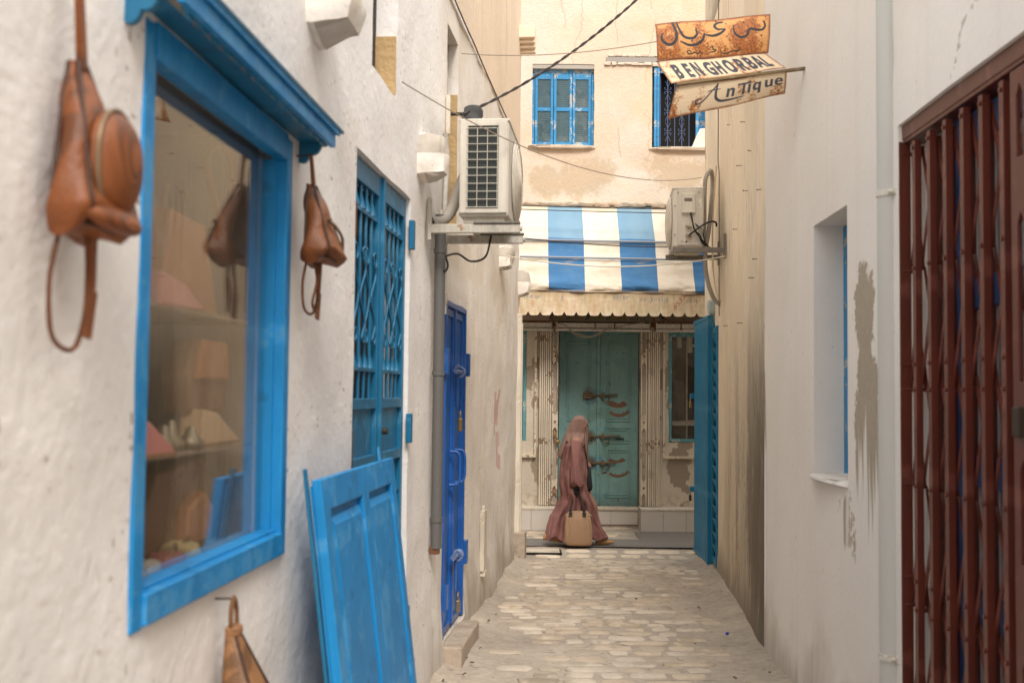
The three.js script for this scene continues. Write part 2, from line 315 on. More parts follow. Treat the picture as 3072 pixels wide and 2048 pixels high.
const M = {
  left: std(null, .95, { map: leftMap, bumpMap: bumpRough, bumpScale: .0045 }),
  right: std(null, .95, { map: rightMap, bumpMap: bumpFine, bumpScale: .0014 }),
  dirty: std(null, .95, { map: dirtyMap, bumpMap: bumpStreak, bumpScale: .003 }),
  facade: std(null, .95, { map: facadeMap, bumpMap: bumpFine, bumpScale: .006 }),
  peach: std(null, .95, { map: peachUp, bumpMap: bumpStreak, bumpScale: .008 }),
  ground: std(null, .95, { map: groundMap, bumpMap: bumpRough, bumpScale: .008 }),
  stone: [1, .86, 1.1, .94, .78, 1.02].map((k, i) => std([k, k * (.97 + .02 * (i % 3)), k * (.92 + .05 * (i % 3))], .8, { map: stoneMap, bumpMap: bumpFine, bumpScale: .004 })),
  cyan: paint([.005, .225, .54], [.07, .28, .48], .5, .7, { r: .5, bs: .0025 }),
  blue: paint([.010, .145, .285], [.05, .22, .36], .5, .9, { r: .4 }),
  cobalt: paint([.014, .10, .37], [.05, .12, .36], .35, 1.1, { r: .32 }),
  teal: paint([.065, .205, .22], [.16, .14, .10], .6, 1.6, { r: .6 }),
  tealFrame: paint([.10, .30, .33], [.5, .46, .38], .7, .9, { r: .6 }),
  azure: paint([.03, .25, .52], [.45, .42, .36], .9, .7, { r: .6 }),
  azureDoor: paint([.004, .15, .28], [.05, .2, .3], .5, .9, { r: .45 }),
  rustRed: paint([.105, .022, .013], [.16, .04, .025], .5, .8, { r: .38 }),
  rustTop: paint([.13, .05, .035], [.2, .08, .05], .5, .8, { r: .5 }),
  cream: paint([.66, .57, .44], [.20, .10, .045], .85, 1.37, { r: .6 }),
  creamClean: paint([.64, .57, .47], [.4, .3, .2], .5, .9, { r: .7 }),
  white: paint([.66, .62, .55], [.4, .32, .22], .5, .8, { r: .5 }),
  acWhite: paint([.60, .55, .47], [.5, .42, .32], .3, 1.3, { r: .5, bs: .0004 }),
  bracket: paint([.50, .46, .39], [.26, .14, .06], .8, .6, { r: .55 }),
  bracketDark: paint([.17, .15, .125], [.2, .12, .07], .6, .6, { r: .55 }),
  rust: paint([.16, .07, .03], [.3, .16, .07], .8, .5, { r: .85 }),
  greyPipe: std([.12, .115, .11], .5), hose: std([.38, .34, .29], .7, { bumpMap: bumpMetal, bumpScale: .002 }), black: std([.012, .012, .013], .55), cable: std([.03, .022, .02], .7), wire: std([.42, .33, .25], .7),
  dark: std([.012, .011, .01], .9), coil: std([.02, .022, .022], .5), grid: std([.55, .52, .42], .5), nail: std([.05, .035, .025], .7, { metalness: .3 }), steel: std([.30, .24, .16], .45, { metalness: .7 }), brass: std([.35, .22, .07], .4, { metalness: .8 }),
  tile: std([.60, .55, .49], .35, { bumpMap: bumpMetal, bumpScale: .0008 }),
  concrete: std(null, .95, { map: groundMap, bumpMap: bumpRough, bumpScale: .006 }),
  glass: new THREE.MeshPhysicalMaterial({ color: 0xffffff, roughness: .015, transmission: 1, thickness: 0, ior: 1.65, side: THREE.DoubleSide }),
};
M.stepStone = std([.8, .77, .75], .9, { map: stoneMap, bumpMap: bumpRough, bumpScale: .008 });

// ---------- ground and paving ----------
const LX = (d) => WLx(d), WLx = (d) => d < 4.155 ? -.7306 + .07 * (d - 4.155) : d < 6.57 ? -.506 + .093 * (d - 6.57) : -.506 + .106 * (d - 6.57);
const RX = (d) => d < 7.605 ? 1.572 + .03 * d : 1.80 + .0876 * (d - 7.605);
{
  const g = new THREE.PlaneGeometry(60, 60, 1, 1); g.rotateX(-Math.PI / 2); g.translate(0, -.07, -10);
  tag(mesh('ground', mUV(g), M.ground, scene), 'bare earth and mortar bed under the whole quarter', null, null, 'structure');
  // alley bed: gently uneven mortar sheet
  const hgt = (x, z) => .022 * (S(NA, x * .22, z * .22) - .5) + .012 * (S(NB, x * .5, z * .5) - .5) - .004;
  const sheet = (x0, x1, z0, z1, nx, nz, f) => { const p = []; const q = new THREE.PlaneGeometry(1, 1, nx, nz), a = q.attributes.position; for (let i = 0; i < a.count; i++) { const x = lerp(x0, x1, a.getX(i) + .5), z = lerp(z0, z1, a.getY(i) + .5); a.setXYZ(i, x, f(x, z), z); } q.computeVertexNormals(); return mUV(q); };
  const bed = tag(mesh('alley_pavement', sheet(-1.6, 2.6, 4.5, -12.62, 60, 220, (x, z) => {
    const d = -z, l = x - LX(d), r = RX(d) - x; return hgt(x, z) + .05 * sm(.22, 0, l + .12 * (S(NB, z * .4, .3) - .5)) * (d < 12 ? 1 : 0) + .05 * sm(.25, 0, r + .15 * (S(NB, z * .4, .7) - .5)) * (d < 12.3 ? 1 : 0);
  }), M.ground, scene), 'worn cream stone setts in grey mortar running down the alley', null, null, 'structure');
  const street = tag(mesh('street', sheet(-6, 9, -12.62, -15.4, 120, 24, (x, z) => hgt(x, z) - .004), M.ground, scene), 'cross street of setts passing in front of the teal door', null, null, 'structure');
  const strip = sheet(-6, 9, -12.74, -13.42, 90, 6, (x, z) => .008 + .006 * (S(NB, x * .3, z * .3) - .5));
  const asphalt = std([.19, .17, .15], .9, { bumpMap: bumpRough, bumpScale: .004 });
  mesh('asphalt_strip', strip, asphalt, street); mesh('asphalt_strip', sheet(1.62, 9, -13.43, -14.16, 40, 6, (x, z) => .006 + .006 * (S(NB, x * .3, z * .3) - .5)), asphalt, street);
  const stoneGeo = (x, z, w, l, r) => { // one worn sett
    const n = 12, ph = r() * 6, sq1 = .42 + r() * .3, tilt = (r() - .5) * .03, h0 = hgt(x, z) + .001 + .009 * r(), rows = [];
    const rad = ring(n, (a) => { const k = 1 + .24 * (r() - .5); return [sq(Math.cos(a), sq1) * w / 2 * k, sq(Math.sin(a), sq1) * l / 2 * k]; });
    for (const [k, y] of [[1, -.035], [1, h0 - .008], [.92, h0], [.6, h0 + .003]]) rows.push(rad.map(([a, b]) => V(x + a * k, y + a * k * tilt, z + b * k)).reverse());
    const P = [], I = [], U = [];
    rows.forEach((q) => q.forEach((v) => { P.push(v.x, v.y, v.z); U.push(v.x, v.z); })); P.push(x, h0 + .004, z); U.push(x, z);
    for (let j = 0; j < 3; j++) for (let i = 0; i < n; i++) { const a = j * n + i, b = j * n + (i + 1) % n; I.push(a, b, b + n, a, b + n, a + n); }
    for (let i = 0; i < n; i++) I.push(3 * n + i, 3 * n + (i + 1) % n, 4 * n);
    const g = new THREE.BufferGeometry(); g.setAttribute('position', new THREE.Float32BufferAttribute(P, 3)); g.setAttribute('uv', new THREE.Float32BufferAttribute(U, 2)); g.setIndex(I); g.computeVertexNormals(); return g;
  };
  const r = rng(99); let shown = 0; const rest = [];
  for (let d = 4.4; d < 11.85; ) {
    const l = .085 + .05 * r(), gap = .022 + .018 * r(); let x = LX(d) + .1 + .2 * r();
    while (x < RX(d) - .12) {
      const w = .14 + .22 * r() ** 1.3, cx = x + w / 2, cz = -(d + l / 2 + (r() - .5) * .025), px = RX(d) - x - w;
      const buried = sm(.5, .72, S(NA, cx * .3 + .13, cz * .16 + .4)) * .75 + sm(.55, .1, px) * .55 + sm(.35, .05, cx - LX(d)) * .5;
      if (px > .02 && r() > buried) { const g = stoneGeo(cx, cz, w, l * (.85 + .3 * r()), r); if (d > 6.5 && shown < 232) { mesh('paving_stone', g, M.stone[(r() * 6) | 0], bed); shown++; } else rest.push(g.toNonIndexed()); }
      x += w + .02 + .025 * r();
    }
    d += l + gap;
  }
  tag(mesh('paving_stones', mergeGeometries(rest), M.stone[0], bed), null, null, null, 'stuff');
  let k = 0; const rest2 = [];
  const pale = [1.3, 1.2, 1.1].map((q) => std([q, q * .98, q * .94], .8, { map: stoneMap, bumpMap: bumpFine, bumpScale: .004 }));
  for (const [d, l] of [[11.93, .3], [12.3, .3]]) for (let x = -.1 + .1 * r(); x < 2.5; ) { const w = .2 + .12 * r(); if (x > LX(d) + .02 - (d > 12 ? 1 : 0)) mesh('paving_stone', stoneGeo(x + w / 2, -d - .13, w, l * .8, r), pale[k++ % 3], street); x += w + .05; }
  for (const d of [13.5, 13.74, 13.98, 14.25, 14.5]) for (let x = -5; x < 8; ) { const w = .22 + .15 * r(); const g = d > 14.2 && (x < .62 || x + w > 1.68) ? null : stoneGeo(x + w / 2, -d - .09, w, .17, r); if (g && x + w < 1.6) { if (x > -.2 && x < 2.6) mesh('paving_stone', g, pale[(r() * 3) | 0], street); else rest2.push(g.toNonIndexed()); } x += w + .05; }
  tag(mesh('paving_stones', mergeGeometries(rest2), pale[1], street), null, null, null, 'stuff');
  // iron drain cover in the crossing and litter
  const dc = thing('drain_cover', 'flat rectangular stone and iron drain cover at the left alley mouth', 'drain cover'); dc.position.set(.33, .015, -12.25);
  mb().box(0, 0, 0, .46, .02, .26).build('cover_slab', M.stone[2], dc); mb().box(0, -.002, .14, .5, .022, .02).box(.24, -.002, 0, .02, .022, .3).build('cover_frame', M.dark, dc);
  const lt = mb(); for (let i = 0; i < 22; i++) { const d = 6.6 + 5.2 * r(), side = r(), x = side < .4 ? LX(d) + .05 + .3 * r() ** 2 : side < .85 ? RX(d) - .04 - .5 * r() ** 2 : lerp(LX(d), RX(d), r()); lt.box(x, .03 + hgt(x, -d), -d, .01 + .018 * r(), .005, .008 + .01 * r(), r() * 6, r() - .5, r() - .5); }
  tag(lt.build('street_litter', std([.10, .075, .05], .9), scene), 'scattered dry leaves and grit along the alley edges', 'litter', null, 'stuff');
  const bl = thing('bottle_cap', 'small bright blue plastic cap lying on the right of the alley', 'bottle cap'); bl.position.set(1.62, .035, -8.1); mb().cyl(V(0, -.012, 0), V(0, .006, 0), .012).build('cap', std([.02, .05, .5], .4), bl);
}

// ---------- left white building ----------
{
  const b = thing('white_building', 'long whitewashed building along the left side of the alley with shop window and gates', 'building');
  const holes = [
    { s0: 6.455, s1: 7.645, y0: 1.27, y1: 2.65, depth: .1 },     // display window
    { s0: 8.68, s1: 9.96, y0: .1, y1: 2.86, depth: .22 },     // gate
    { s0: 11.15, s1: 12.06, y0: .16, y1: 2.42, depth: .1 },   // blue door
    { s0: 8.93, s1: 9.5, y0: 3.3, y1: 4.35, depth: .16 },     // high openings
    { s0: 11.13, s1: 11.6, y0: 2.93, y1: 4.26, depth: .12 },
  ];
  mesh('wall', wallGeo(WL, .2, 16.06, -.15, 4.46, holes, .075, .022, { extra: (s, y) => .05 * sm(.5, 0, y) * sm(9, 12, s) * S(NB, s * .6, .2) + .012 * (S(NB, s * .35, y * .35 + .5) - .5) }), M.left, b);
  const up = wallGeo(WL, 9.4, 16.04, 4.44, 6.9, [], .3, .02); mesh('upper_wall', up, M.peach, b);
  const cop = mb(); for (let s = 6.0; s < 16; s += .25) { const p = WL.p(s + .12, 4.47, -.008); cop.box(p.x, p.y, p.z, .26, .03, .03, WL.turn(s)); } cop.build('coping', M.left, b);
  // end faces towards the cross street
  mb().box(-3.05, 3.4, -11.75, 6, 6.9, .45).build('end_wall', M.peach, b);
  // panels closing the high openings, timber lintel edge
  const fr = (s0, s1, y0, y1, dep, name) => { const g = new THREE.Group(); g.name = name; b.add(g); WL.place(g, (s0 + s1) / 2, y0, -dep); const w = s1 - s0 + .03, h = y1 - y0; mb().box(0, h / 2, -.012, w, h + .04, .02).build('pane', M.dark, g); mb().rbox(-w / 2 + .03, h / 2, .02, .05, h, .04).rbox(w / 2 - .03, h / 2, .02, .05, h, .04).rbox(0, h / 2, .018, .04, h - .01, .035).build('frame', std([.05, .04, .035], .8), g); };
  fr(8.93, 9.5, 3.3, 4.35, .15, 'high_window'); fr(11.13, 11.6, 2.93, 4.26, .115, 'high_window');
  // ochre patches of bare plaster on the two far jambs
  const och = std([.52, .35, .17], .95, { bumpMap: bumpRough, bumpScale: .012 });
  const jamb = (s, y0, y1, dep) => { const q = mb(), p = WL.p(s - .006, (y0 + y1) / 2, -dep / 2); q.box(p.x, p.y, p.z, .012, y1 - y0, dep * .96, WL.turn(s)); q.build('bare_plaster', och, b); };
  jamb(9.5, 3.32, 3.62, .14); jamb(11.6, 2.95, 3.9, .11);
  // stone corbels standing out of the wall
  const cb = (s, y, w, a, h, c, sd) => { const o = mesh('stone_corbel', mUV(rock(a, h, c, sd)), M.left, b); WL.place(o, s, y, w); };
  cb(7.97, 3.27, .03, .14, .15, .14, 1); cb(10.3, 3.17, .03, .12, .12, .13, 2); cb(14.2, 3.07, .04, .1, .1, .09, 3); cb(16.0, 3.02, .03, .07, .14, .1, 4);
  const br = mb(); for (let k = 0; k < 4; k++) br.rbox(.045 * k - .06, -.03 * k, 0, .05, .16 + .03 * k, .22, .015, 0, 0, -.25); const bo = br.build('stucco_bracket', M.peach, b); WL.place(bo, 15.95, 5.8, .06);
  // corner post with faded lettering, on its base block
  const post = mb().rbox(0, 1.33, 0, .11, 2.5, .07, .012).rbox(0, 1.33, .03, .06, 2.3, .03, .006).build('corner_post', M.creamClean, b); WL.place(post, 15.92, .08, .02);
  const base = mb().rbox(0, .14, 0, .2, .34, .14, .015).build('corner_block', M.stepStone, b); WL.place(base, 15.9, -.02, .05);
  // stone step under the cobalt door
  const st = mb().rbox(0, -.11, -.01, .85, .2, .24, .02).build('door_step', M.stepStone, b); WL.place(st, 11.6, .15, .03);
}

// ---------- shop display window ----------
{
  const t = thing('shop_window', 'bright blue framed display window with sloped scalloped canopy on the left wall', 'shop window');
  const S0 = 6.44, S1 = 7.66; WL.place(t, (S0 + S1) / 2, 0, 0); const hw = (S1 - S0) / 2;
  const fr = mb();
  fr.rbox(-hw + .035, 1.95, -.012, .06, 1.4, .045, .006).build('frame_stile', M.cyan, t);
  mb().rbox(hw - .03, 1.95, -.01, .06, 1.39, .05, .006).build('frame_stile', M.cyan, t);
  mb().rbox(0, 2.612, -.008, hw * 2 - .12, .09, .05, .006).build('frame_rail', M.cyan, t);
  mb().rbox(0, 1.295, -.006, hw * 2 - .12, .075, .055, .006).build('frame_rail', M.cyan, t);
  mb().box(hw - .064, 1.95, -.045, .01, 1.24, .05).box(-hw + .068, 1.95, -.045, .008, 1.24, .05).build('jamb_lining', M.cyan, t);
  mb().rbox(0, 1.335, -.032, hw * 2 - .13, .014, .055, .003).build('sill', M.cyan, t);
  mb().box(0, 1.95, -.052, hw * 2 - .11, 1.26, .005).build('pane', new THREE.MeshPhysicalMaterial({ color: 0xffffff, roughness: .02, transmission: 1, thickness: 0, ior: 1.95, side: THREE.DoubleSide }), t);
  // canopy: sloped boards, dark soffit, fascia with scallops, end panels
  const L = 1.42; const ca = mb();
  ca.box(.02, 2.722, .068, L + .03, .014, .16, 0, .26).build('canopy_board', M.cyan, t);
  mb().box(.03, 2.722, .118, L + .06, .01, .07, 0, .3).build('canopy_batten', M.blue, t);
  mb().box(.02, 2.674, .122, L, .045, .018).build('fascia', M.cyan, t);
  mb().box(.02, 2.674, .04, L - .03, .012, .085).build('soffit', M.blue, t);
  mb().box(.02, 2.668, .098, L - .03, .014, .03).build('soffit_strip', std([.28, .25, .21], .9), t);
  const scal = (len, n, h) => { const s = new THREE.Shape(); s.moveTo(0, 0); s.lineTo(0, -h); for (let i = 0; i < n; i++) { const a = len * i / n, w = len / n; s.bezierCurveTo(a + w * .1, -h - w * .55, a + w * .9, -h - w * .55, a + w, -h); } s.lineTo(len, 0); const g = new THREE.ExtrudeGeometry(s, { depth: .012, bevelEnabled: false, curveSegments: 6 }); return g; };
  { const g = scal(L - .1, 15, .012); g.translate(-L / 2 + .07, 2.688, .1); mb().add(g).build('scalloped_trim', M.blue, t); }
  for (const x of [-L / 2 + .01, L / 2 + .025]) { const s = new THREE.Shape(); s.moveTo(0, .05); s.lineTo(0, -.085); s.bezierCurveTo(.02, -.1, .035, -.08, .04, -.06); s.bezierCurveTo(.065, -.068, .075, -.04, .08, -.03); s.bezierCurveTo(.1, -.035, .112, -.015, .112, 0); s.lineTo(.112, .02); const g = new THREE.ExtrudeGeometry(s, { depth: .02, bevelEnabled: false }); g.rotateY(-Math.PI / 2); g.translate(x, 2.685, .004); mb().add(g).build('end_panel', M.blue, t); }
  // display niche behind the glass
  const inn = mb(); const D = .5; inn.box(0, 1.95, -.1 - D, 1.3, 1.5, .01).box(-hw - .02, 1.95, -.1 - D / 2, .01, 1.5, D).box(hw + .02, 1.95, -.1 - D / 2, .01, 1.5, D).box(0, 2.68, -.1 - D / 2, 1.3, .01, D).box(0, 1.29, -.1 - D / 2, 1.3, .01, D);
  inn.build('display_lining', std([.34, .30, .25], .9, { bumpMap: bumpRough, bumpScale: .006 }), t);
  for (const y of [1.62, 2.02]) mb().rbox(.04, y, -.3, 1.08, .014, .4, .003).build('shelf', std([.25, .18, .12], .6), t);
}
// goods in the display
{
  const put = (o, u, y, w) => { WL.place(o, 7.05, 0, 0); const p = V(u, y, w).applyAxisAngle(V(0, 1, 0), o.rotation.y); o.position.add(p); return o; };
  const pale = std([.42, .17, .06], .55, { bumpMap: bumpMetal, bumpScale: .002 }), pink = std([.55, .22, .18], .6), brn = std([.22, .11, .05], .6, { bumpMap: bumpMetal, bumpScale: .003 });
  const flat = (pts, d) => { const s = new THREE.Shape(pts.map(([x, y]) => new THREE.Vector2(x, y))); return new THREE.ExtrudeGeometry(s, { depth: d, bevelEnabled: true, bevelSize: .01, bevelThickness: .01, bevelSegments: 2 }); };
  let o = thing('leather_bag', 'pale tan leather bag standing on the upper shelf behind the glass', 'bag'); put(o, .12, 2.03, -.24); mb().add(flat([[-.2, 0], [.24, 0], [.12, .26], [-.14, .27]], .08)).build('body', pale, o); mb().tube([V(-.1, .26, .04), V(-.06, .36, .04), V(.04, .36, .04), V(.08, .26, .04)], .008).build('handle', brn, o);
  o = thing('leather_bag', 'low pinkish leather pouch at the front of the upper shelf', 'bag'); put(o, -.12, 2.03, -.15); mb().add(flat([[-.1, 0], [.2, 0], [.06, .05], [-.1, .07]], .05)).build('body', pink, o);
  o = thing('pointed_slipper', 'pale pointed leather slipper on the lower shelf behind the glass', 'slipper'); put(o, .28, 1.63, -.18); mb().add(flat([[-.12, 0], [.2, .01], [.0, .09], [-.1, .1]], .06)).build('upper', std([.6, .40, .22], .6), o); mb().box(.02, .004, .03, .34, .01, .09).build('sole', brn, o);
  for (let i = 0; i < 4; i++) { o = thing('metal_trinket', ['dull metal trinket at the near end of the lower display shelf', 'second dull metal trinket from the near end of the lower display shelf', 'third dull metal trinket along the lower display shelf', 'dull metal trinket nearest the pointed slipper on the shelf'][i], 'trinket', 'trinkets on the lower shelf'); put(o, -.22 + .1 * i, 1.63, -.14 + .02 * (i % 2)); mb().add(new THREE.LatheGeometry([[.001, 0], [.035, .004], [.04, .02], [.02, .04], [.012, .06 + .01 * (i % 3)], [.001, .065 + .01 * (i % 3)]].map(([a, b]) => new THREE.Vector2(a, b)), 12)).build('body', M.steel, o); }
  o = thing('leather_bag', 'large brown leather saddle bag on the bottom of the display', 'bag'); put(o, .16, 1.31, -.29); mb().add(flat([[-.26, 0], [.2, 0], [.26, .12], [.22, .27], [-.16, .24], [-.27, .1]], .1)).build('body', brn, o); mb().add(flat([[-.02, .04], [.16, .04], [.18, .12], [.1, .17], [0, .13]], .03).translate(0, 0, .11)).build('pocket', pale, o);
  o = thing('pointed_slipper', 'reddish pointed slipper near the left end of the lower display shelf', 'slipper'); put(o, -.38, 1.63, -.12); mb().add(flat([[-.1, 0], [.16, .01], [.0, .08], [-.08, .09]], .06)).build('upper', pink, o); mb().box(.02, .004, .03, .28, .01, .09).build('sole', brn, o);
  o = thing('leather_belt', 'coiled brown leather belt hanging inside the top of the display window', 'belt'); put(o, .33, 2.42, -.14); mb().tube(ring(24, (a) => V(Math.cos(a) * .08, Math.sin(a) * .14, .02 * Math.sin(a * 2))), .012, 60, 6, true).build('strap', brn, o); mb().rbox(0, -.14, .012, .05, .04, .01, .003).build('buckle', M.steel, o);
  o = thing('leather_bag', 'brown six sided leather bag with tan flap on the lower display shelf', 'bag'); put(o, .3, 1.74, -.22); mb().add(flat([[-.14, 0], [.14, 0], [.18, .1], [.1, .2], [-.1, .2], [-.18, .1]], .06)).build('body', brn, o); mb().add(flat([[-.12, .1], [.12, .1], [.1, .2], [-.1, .2]], .012).translate(0, 0, .07)).build('flap', pale, o);
  const seedMat = [std([.35, .27, .2], .7), std([.5, .45, .36], .6), std([.3, .07, .05], .6), std([.5, .38, .16], .6)];
  for (let i = 0; i < 4; i++) { o = thing('leather_purse', ['small grey brown purse lowest in the display window', 'small pale crumpled purse low in the display window', 'small dark red purse at the bottom of the display window', 'small mustard purse furthest along the display window sill'][i], 'purse', 'purses heaped on the display sill'); put(o, -.4 + .14 * i, 1.33, -.11 - .02 * (i % 2)); mesh('body', mUV(rock(.055, .035, .05, i + 3)), seedMat[i % 4], o); mb().tube([V(-.03, .03, .02), V(0, .055, .03), V(.03, .03, .02)], .004, 10).build('strap', brn, o); }
}

// ---------- leather backpacks on the wall ----------
const leather = (base, k) => { const map = colorTex(512, 512, 0, .5, 0, .5, (x, y) => { const n = S(NA, x * 2 + k, y * 2), m = S(NB, x * 2, y * 2 + k), f = S(NF, x * 2, y * 2); return mix3(base.map((b) => b * (.7 + .5 * n + .12 * f)), base.map((b) => b * .35), .7 * sm(.58, .8, m)); }); return std(null, .52, { map, bumpMap: bumpMetal, bumpScale: .005 }); };
const lea = [leather([.215, .060, .011], 0), leather([.18, .055, .012], .3), leather([.30, .14, .055], .6)], piping = std([.05, .018, .008], .6), zip = std([.25, .17, .1], .4, { metalness: .5 });
function backpack(label, mat, mat2, H, Wd, Dp, o = {}) {
  const t = thing('leather_backpack', label, 'backpack', null);
  const rows = [], prof = (k) => ({ w: Wd * (k < .12 ? lerp(.8, 1, sm(0, .12, k)) : lerp(1, .13, ((k - .12) / .88) ** 1.25)), d: Dp * (k < .1 ? lerp(.7, 1, sm(0, .1, k)) : lerp(1, .2, ((k - .1) / .9) ** 1.1)) });
  for (let j = 0; j <= 18; j++) { const k = j / 18, { w, d } = prof(k); rows.push(ring(28, (a) => V(sq(Math.cos(a), .72) * w / 2 * (1 + .03 * Math.sin(5 * a + k * 9)), k * H + .012 * Math.sin(3 * a + 1) * sm(.3, 0, k), .01 + d / 2 + .008 * Math.sin(k * 9 + a) + sq(Math.sin(a), .75) * d / 2 * (1 + .07 * Math.sin(k * 14 + a * 2))))); }
  mb().add(loft(rows.map((r) => r.slice().reverse())), true).build('body', mat, t);
  const edge = (z, sgn) => { const pts = []; for (let j = 0; j <= 16; j++) { const k = j / 16 * .96, { w, d } = prof(k); pts.push(V(sgn * w / 2 * .84, k * H + .01, .01 + d * z)); } return pts; };
  const pp = mb(); for (const sg of [-1, 1]) for (const z of [.17, .83]) mb().tube(edge(z, sg), .0045, 30, 5).build('piping', piping, t); pp.tube([V(-Wd * .36, .012, .01 + Dp * .7), V(0, .005, .01 + Dp * .82), V(Wd * .36, .012, .01 + Dp * .7)], .0045, 12, 5); pp.build('piping', piping, t);
  // front pocket
  const pk = []; for (let j = 0; j <= 10; j++) { const k = j / 10, r = Math.sin(Math.min(1, k * 1.25 + .0) * Math.PI / 2 + (k > .8 ? 0 : 0)); const q = Math.sqrt(Math.max(0, 1 - (j / 10) ** 2.2)); pk.push(ring(24, (a) => V(Math.cos(a) * Wd * .36 * q + .0, H * .40 + sq(Math.sin(a), .8) * H * .31 * q, Dp * .8 + .085 * o.pocket * k))); }
  if (o.plain) mb().tube([V(-Wd * .25, H * .5, Dp * .78), V(0, H * .46, Dp * .86), V(Wd * .2, H * .34, Dp * .95), V(Wd * .3, H * .2, Dp * .92)], .006, 24, 6).build('zip', zip, t);
  else mb().add(loft(pk), true).build('front_pocket', mat2, t);
  if (!o.plain) mb().tube(ring(24, (a) => V(Math.cos(a) * Wd * .36, H * .40 + sq(Math.sin(a), .8) * H * .31, Dp * .86 + .012 * o.pocket)), .005, 48, 5, true).build('zip', zip, t);
  // lower flap bulging out under the pocket
  if (o.flap) { const f = []; for (let j = 0; j <= 8; j++) { const k = j / 8; f.push(ring(20, (a) => V(sq(Math.cos(a), .7) * Wd * .42 * Math.sqrt(1 - k * k * .9), H * .11 + Math.sin(a) * H * .085 * Math.sqrt(1 - k * k * .95) - .02 * k, Dp * .8 + k * .05))); } mb().add(loft(f), true).build('lower_pocket', mat2, t); }
  // hanging strap to the nail, loose straps below
  mb().bar(V(-.004, H * .95, .03), V(-.002, H + o.hang, .02), .022, .005).bar(V(.006, H * .95, .035), V(0, H + o.hang, .024), .02, .005).build('hanging_strap', mat, t);
  mb().cyl(V(0, H + o.hang, -.03), V(0, H + o.hang + .004, .028), .003).build('nail', M.nail, t);
  const q = o.plain ? .82 : 1, ls = mb().tube([V(-.06, .01, .03), V(-.075, -.1 * q, .02), V(-.06, -.2 * q, .025), V(-.02, -.215 * q, .04), V(.0, -.16 * q, .05), V(.01, -.06, .05), V(.0, .01, .05)], .0048, 40, 6); if (o.plain) ls.tube([V(-.05, .01, .05), V(-.04, -.06, .06), V(-.055, -.15, .05), V(-.02, -.17, .06), V(-.01, -.08, .06), V(-.04, -.03, .06), V(-.04, .01, .05)], .005, 40, 6); ls.build('loose_strap', mat, t);
  mb().bar(V(.01, .01, .06), V(.03, -.1, .05), .022, .006).bar(V(.03, -.1, .05), V(.01, -.19, .05), .03, .01).build('strap_pad', mat, t);
  return t;
}
WL.place(backpack('large chestnut leather backpack hanging left of the blue shop window', lea[0], lea[0], .33, .22, .115, { pocket: .65, hang: .16, flap: true }), 6.03, 2.085, .03);
WL.place(backpack('smaller brown leather backpack hanging right of the blue shop window', lea[1], lea[1], .27, .24, .13, { pocket: .4, hang: .1, plain: true }), 7.70, 2.235, .045);
{
  const t = thing('leather_backpack', 'tan leather backpack with carrying loop hanging below the shop window', 'backpack'); WL.place(t, 7.0, .70, .03);
  const H = .45, rows = []; for (let j = 0; j <= 18; j++) { const k = j / 18, w = lerp(.36, .035, k ** .9), d = lerp(.27, .03, k ** .9); rows.push(ring(28, (a) => V(sq(Math.cos(a), .66) * w / 2, k * H, .01 + d / 2 + sq(Math.sin(a), .66) * d / 2)).reverse()); }
  mb().add(loft(rows), true).build('body', lea[2], t);
  const ed = []; for (let j = 0; j <= 14; j++) { const k = j / 14, w = lerp(.36, .035, k ** .9), d = lerp(.27, .03, k ** .9); ed.push([w / 2 * .95, k * H, .01 + d * .9]); }
  for (const k of [1, -1]) mb().tube(ed.map(([x, y, z]) => V(k * x, y, z)), .004, 24, 5).build('piping', piping, t);
  mb().tube([V(-.014, H - .02, .03), V(-.022, H + .05, .03), V(-.008, H + .085, .032), V(.012, H + .05, .034), V(.016, H - .02, .034)], .007, 24, 6).build('carry_loop', lea[2], t); mb().rbox(0, H - .005, .032, .05, .03, .04, .01).build('loop_collar', lea[2], t);
  mb().cyl(V(-.008, H + .08, -.02), V(-.008, H + .082, .036), .003).build('nail', M.nail, t);
}

// ---------- wooden shutter leaning on the wall ----------
{
  const t = thing('wooden_shutter', 'detached light blue panelled shutter leaning against the wall beside the gate', 'shutter');
  const a = WL.p(7.66, 0, .285), b = WL.p(8.92, 0, .285), d = b.clone().sub(a), len = d.length(); t.position.copy(a.add(b).multiplyScalar(.5)); t.rotation.order = 'YXZ'; t.rotation.y = Math.atan2(-d.z, d.x); t.rotation.x = -Math.asin(.185 / 1.49);
  const H = 1.5, w = len; const y0 = .02;
  mb().box(0, H / 2, 0, w - .02, H - .02, .02).build('back_board', M.cyan, t);
  for (const [x, ww] of [[-w / 2 + .045, .09], [.02, .11], [w / 2 - .045, .09]]) mb().rbox(x, H / 2 + y0 / 2, .017, ww, H, .034, .005).build('stile', M.cyan, t);
  mb().rbox(0, H - .045, .0165, w - .17, .11, .032, .005).build('rail', M.cyan, t); mb().rbox(0, .09, .0165, w - .17, .14, .032, .005).build('rail', M.cyan, t);
  for (const x of [-.27, .31]) { const pw = .4; const s = new THREE.Shape(); s.moveTo(-pw / 2, .22); s.lineTo(pw / 2, .22); s.lineTo(pw / 2, H - .16); s.lineTo(-pw / 2, H - .16); mb().add(new THREE.ExtrudeGeometry(s, { depth: .008, bevelEnabled: true, bevelSize: .03, bevelThickness: .012, bevelSegments: 1 }).translate(x, 0, .008)).build('raised_panel', M.cyan, t); }
  mb().bar(V(.36, H - .02, .03), V(.36, H + .07, .03), .03, .008).build('hook_plate', M.azure, t);
  const bk = mb().rbox(-w / 2 + .015, H / 2 + .02, -.022, .02, H + .06, .012, .003).build('back_batten', M.blue, t);
}
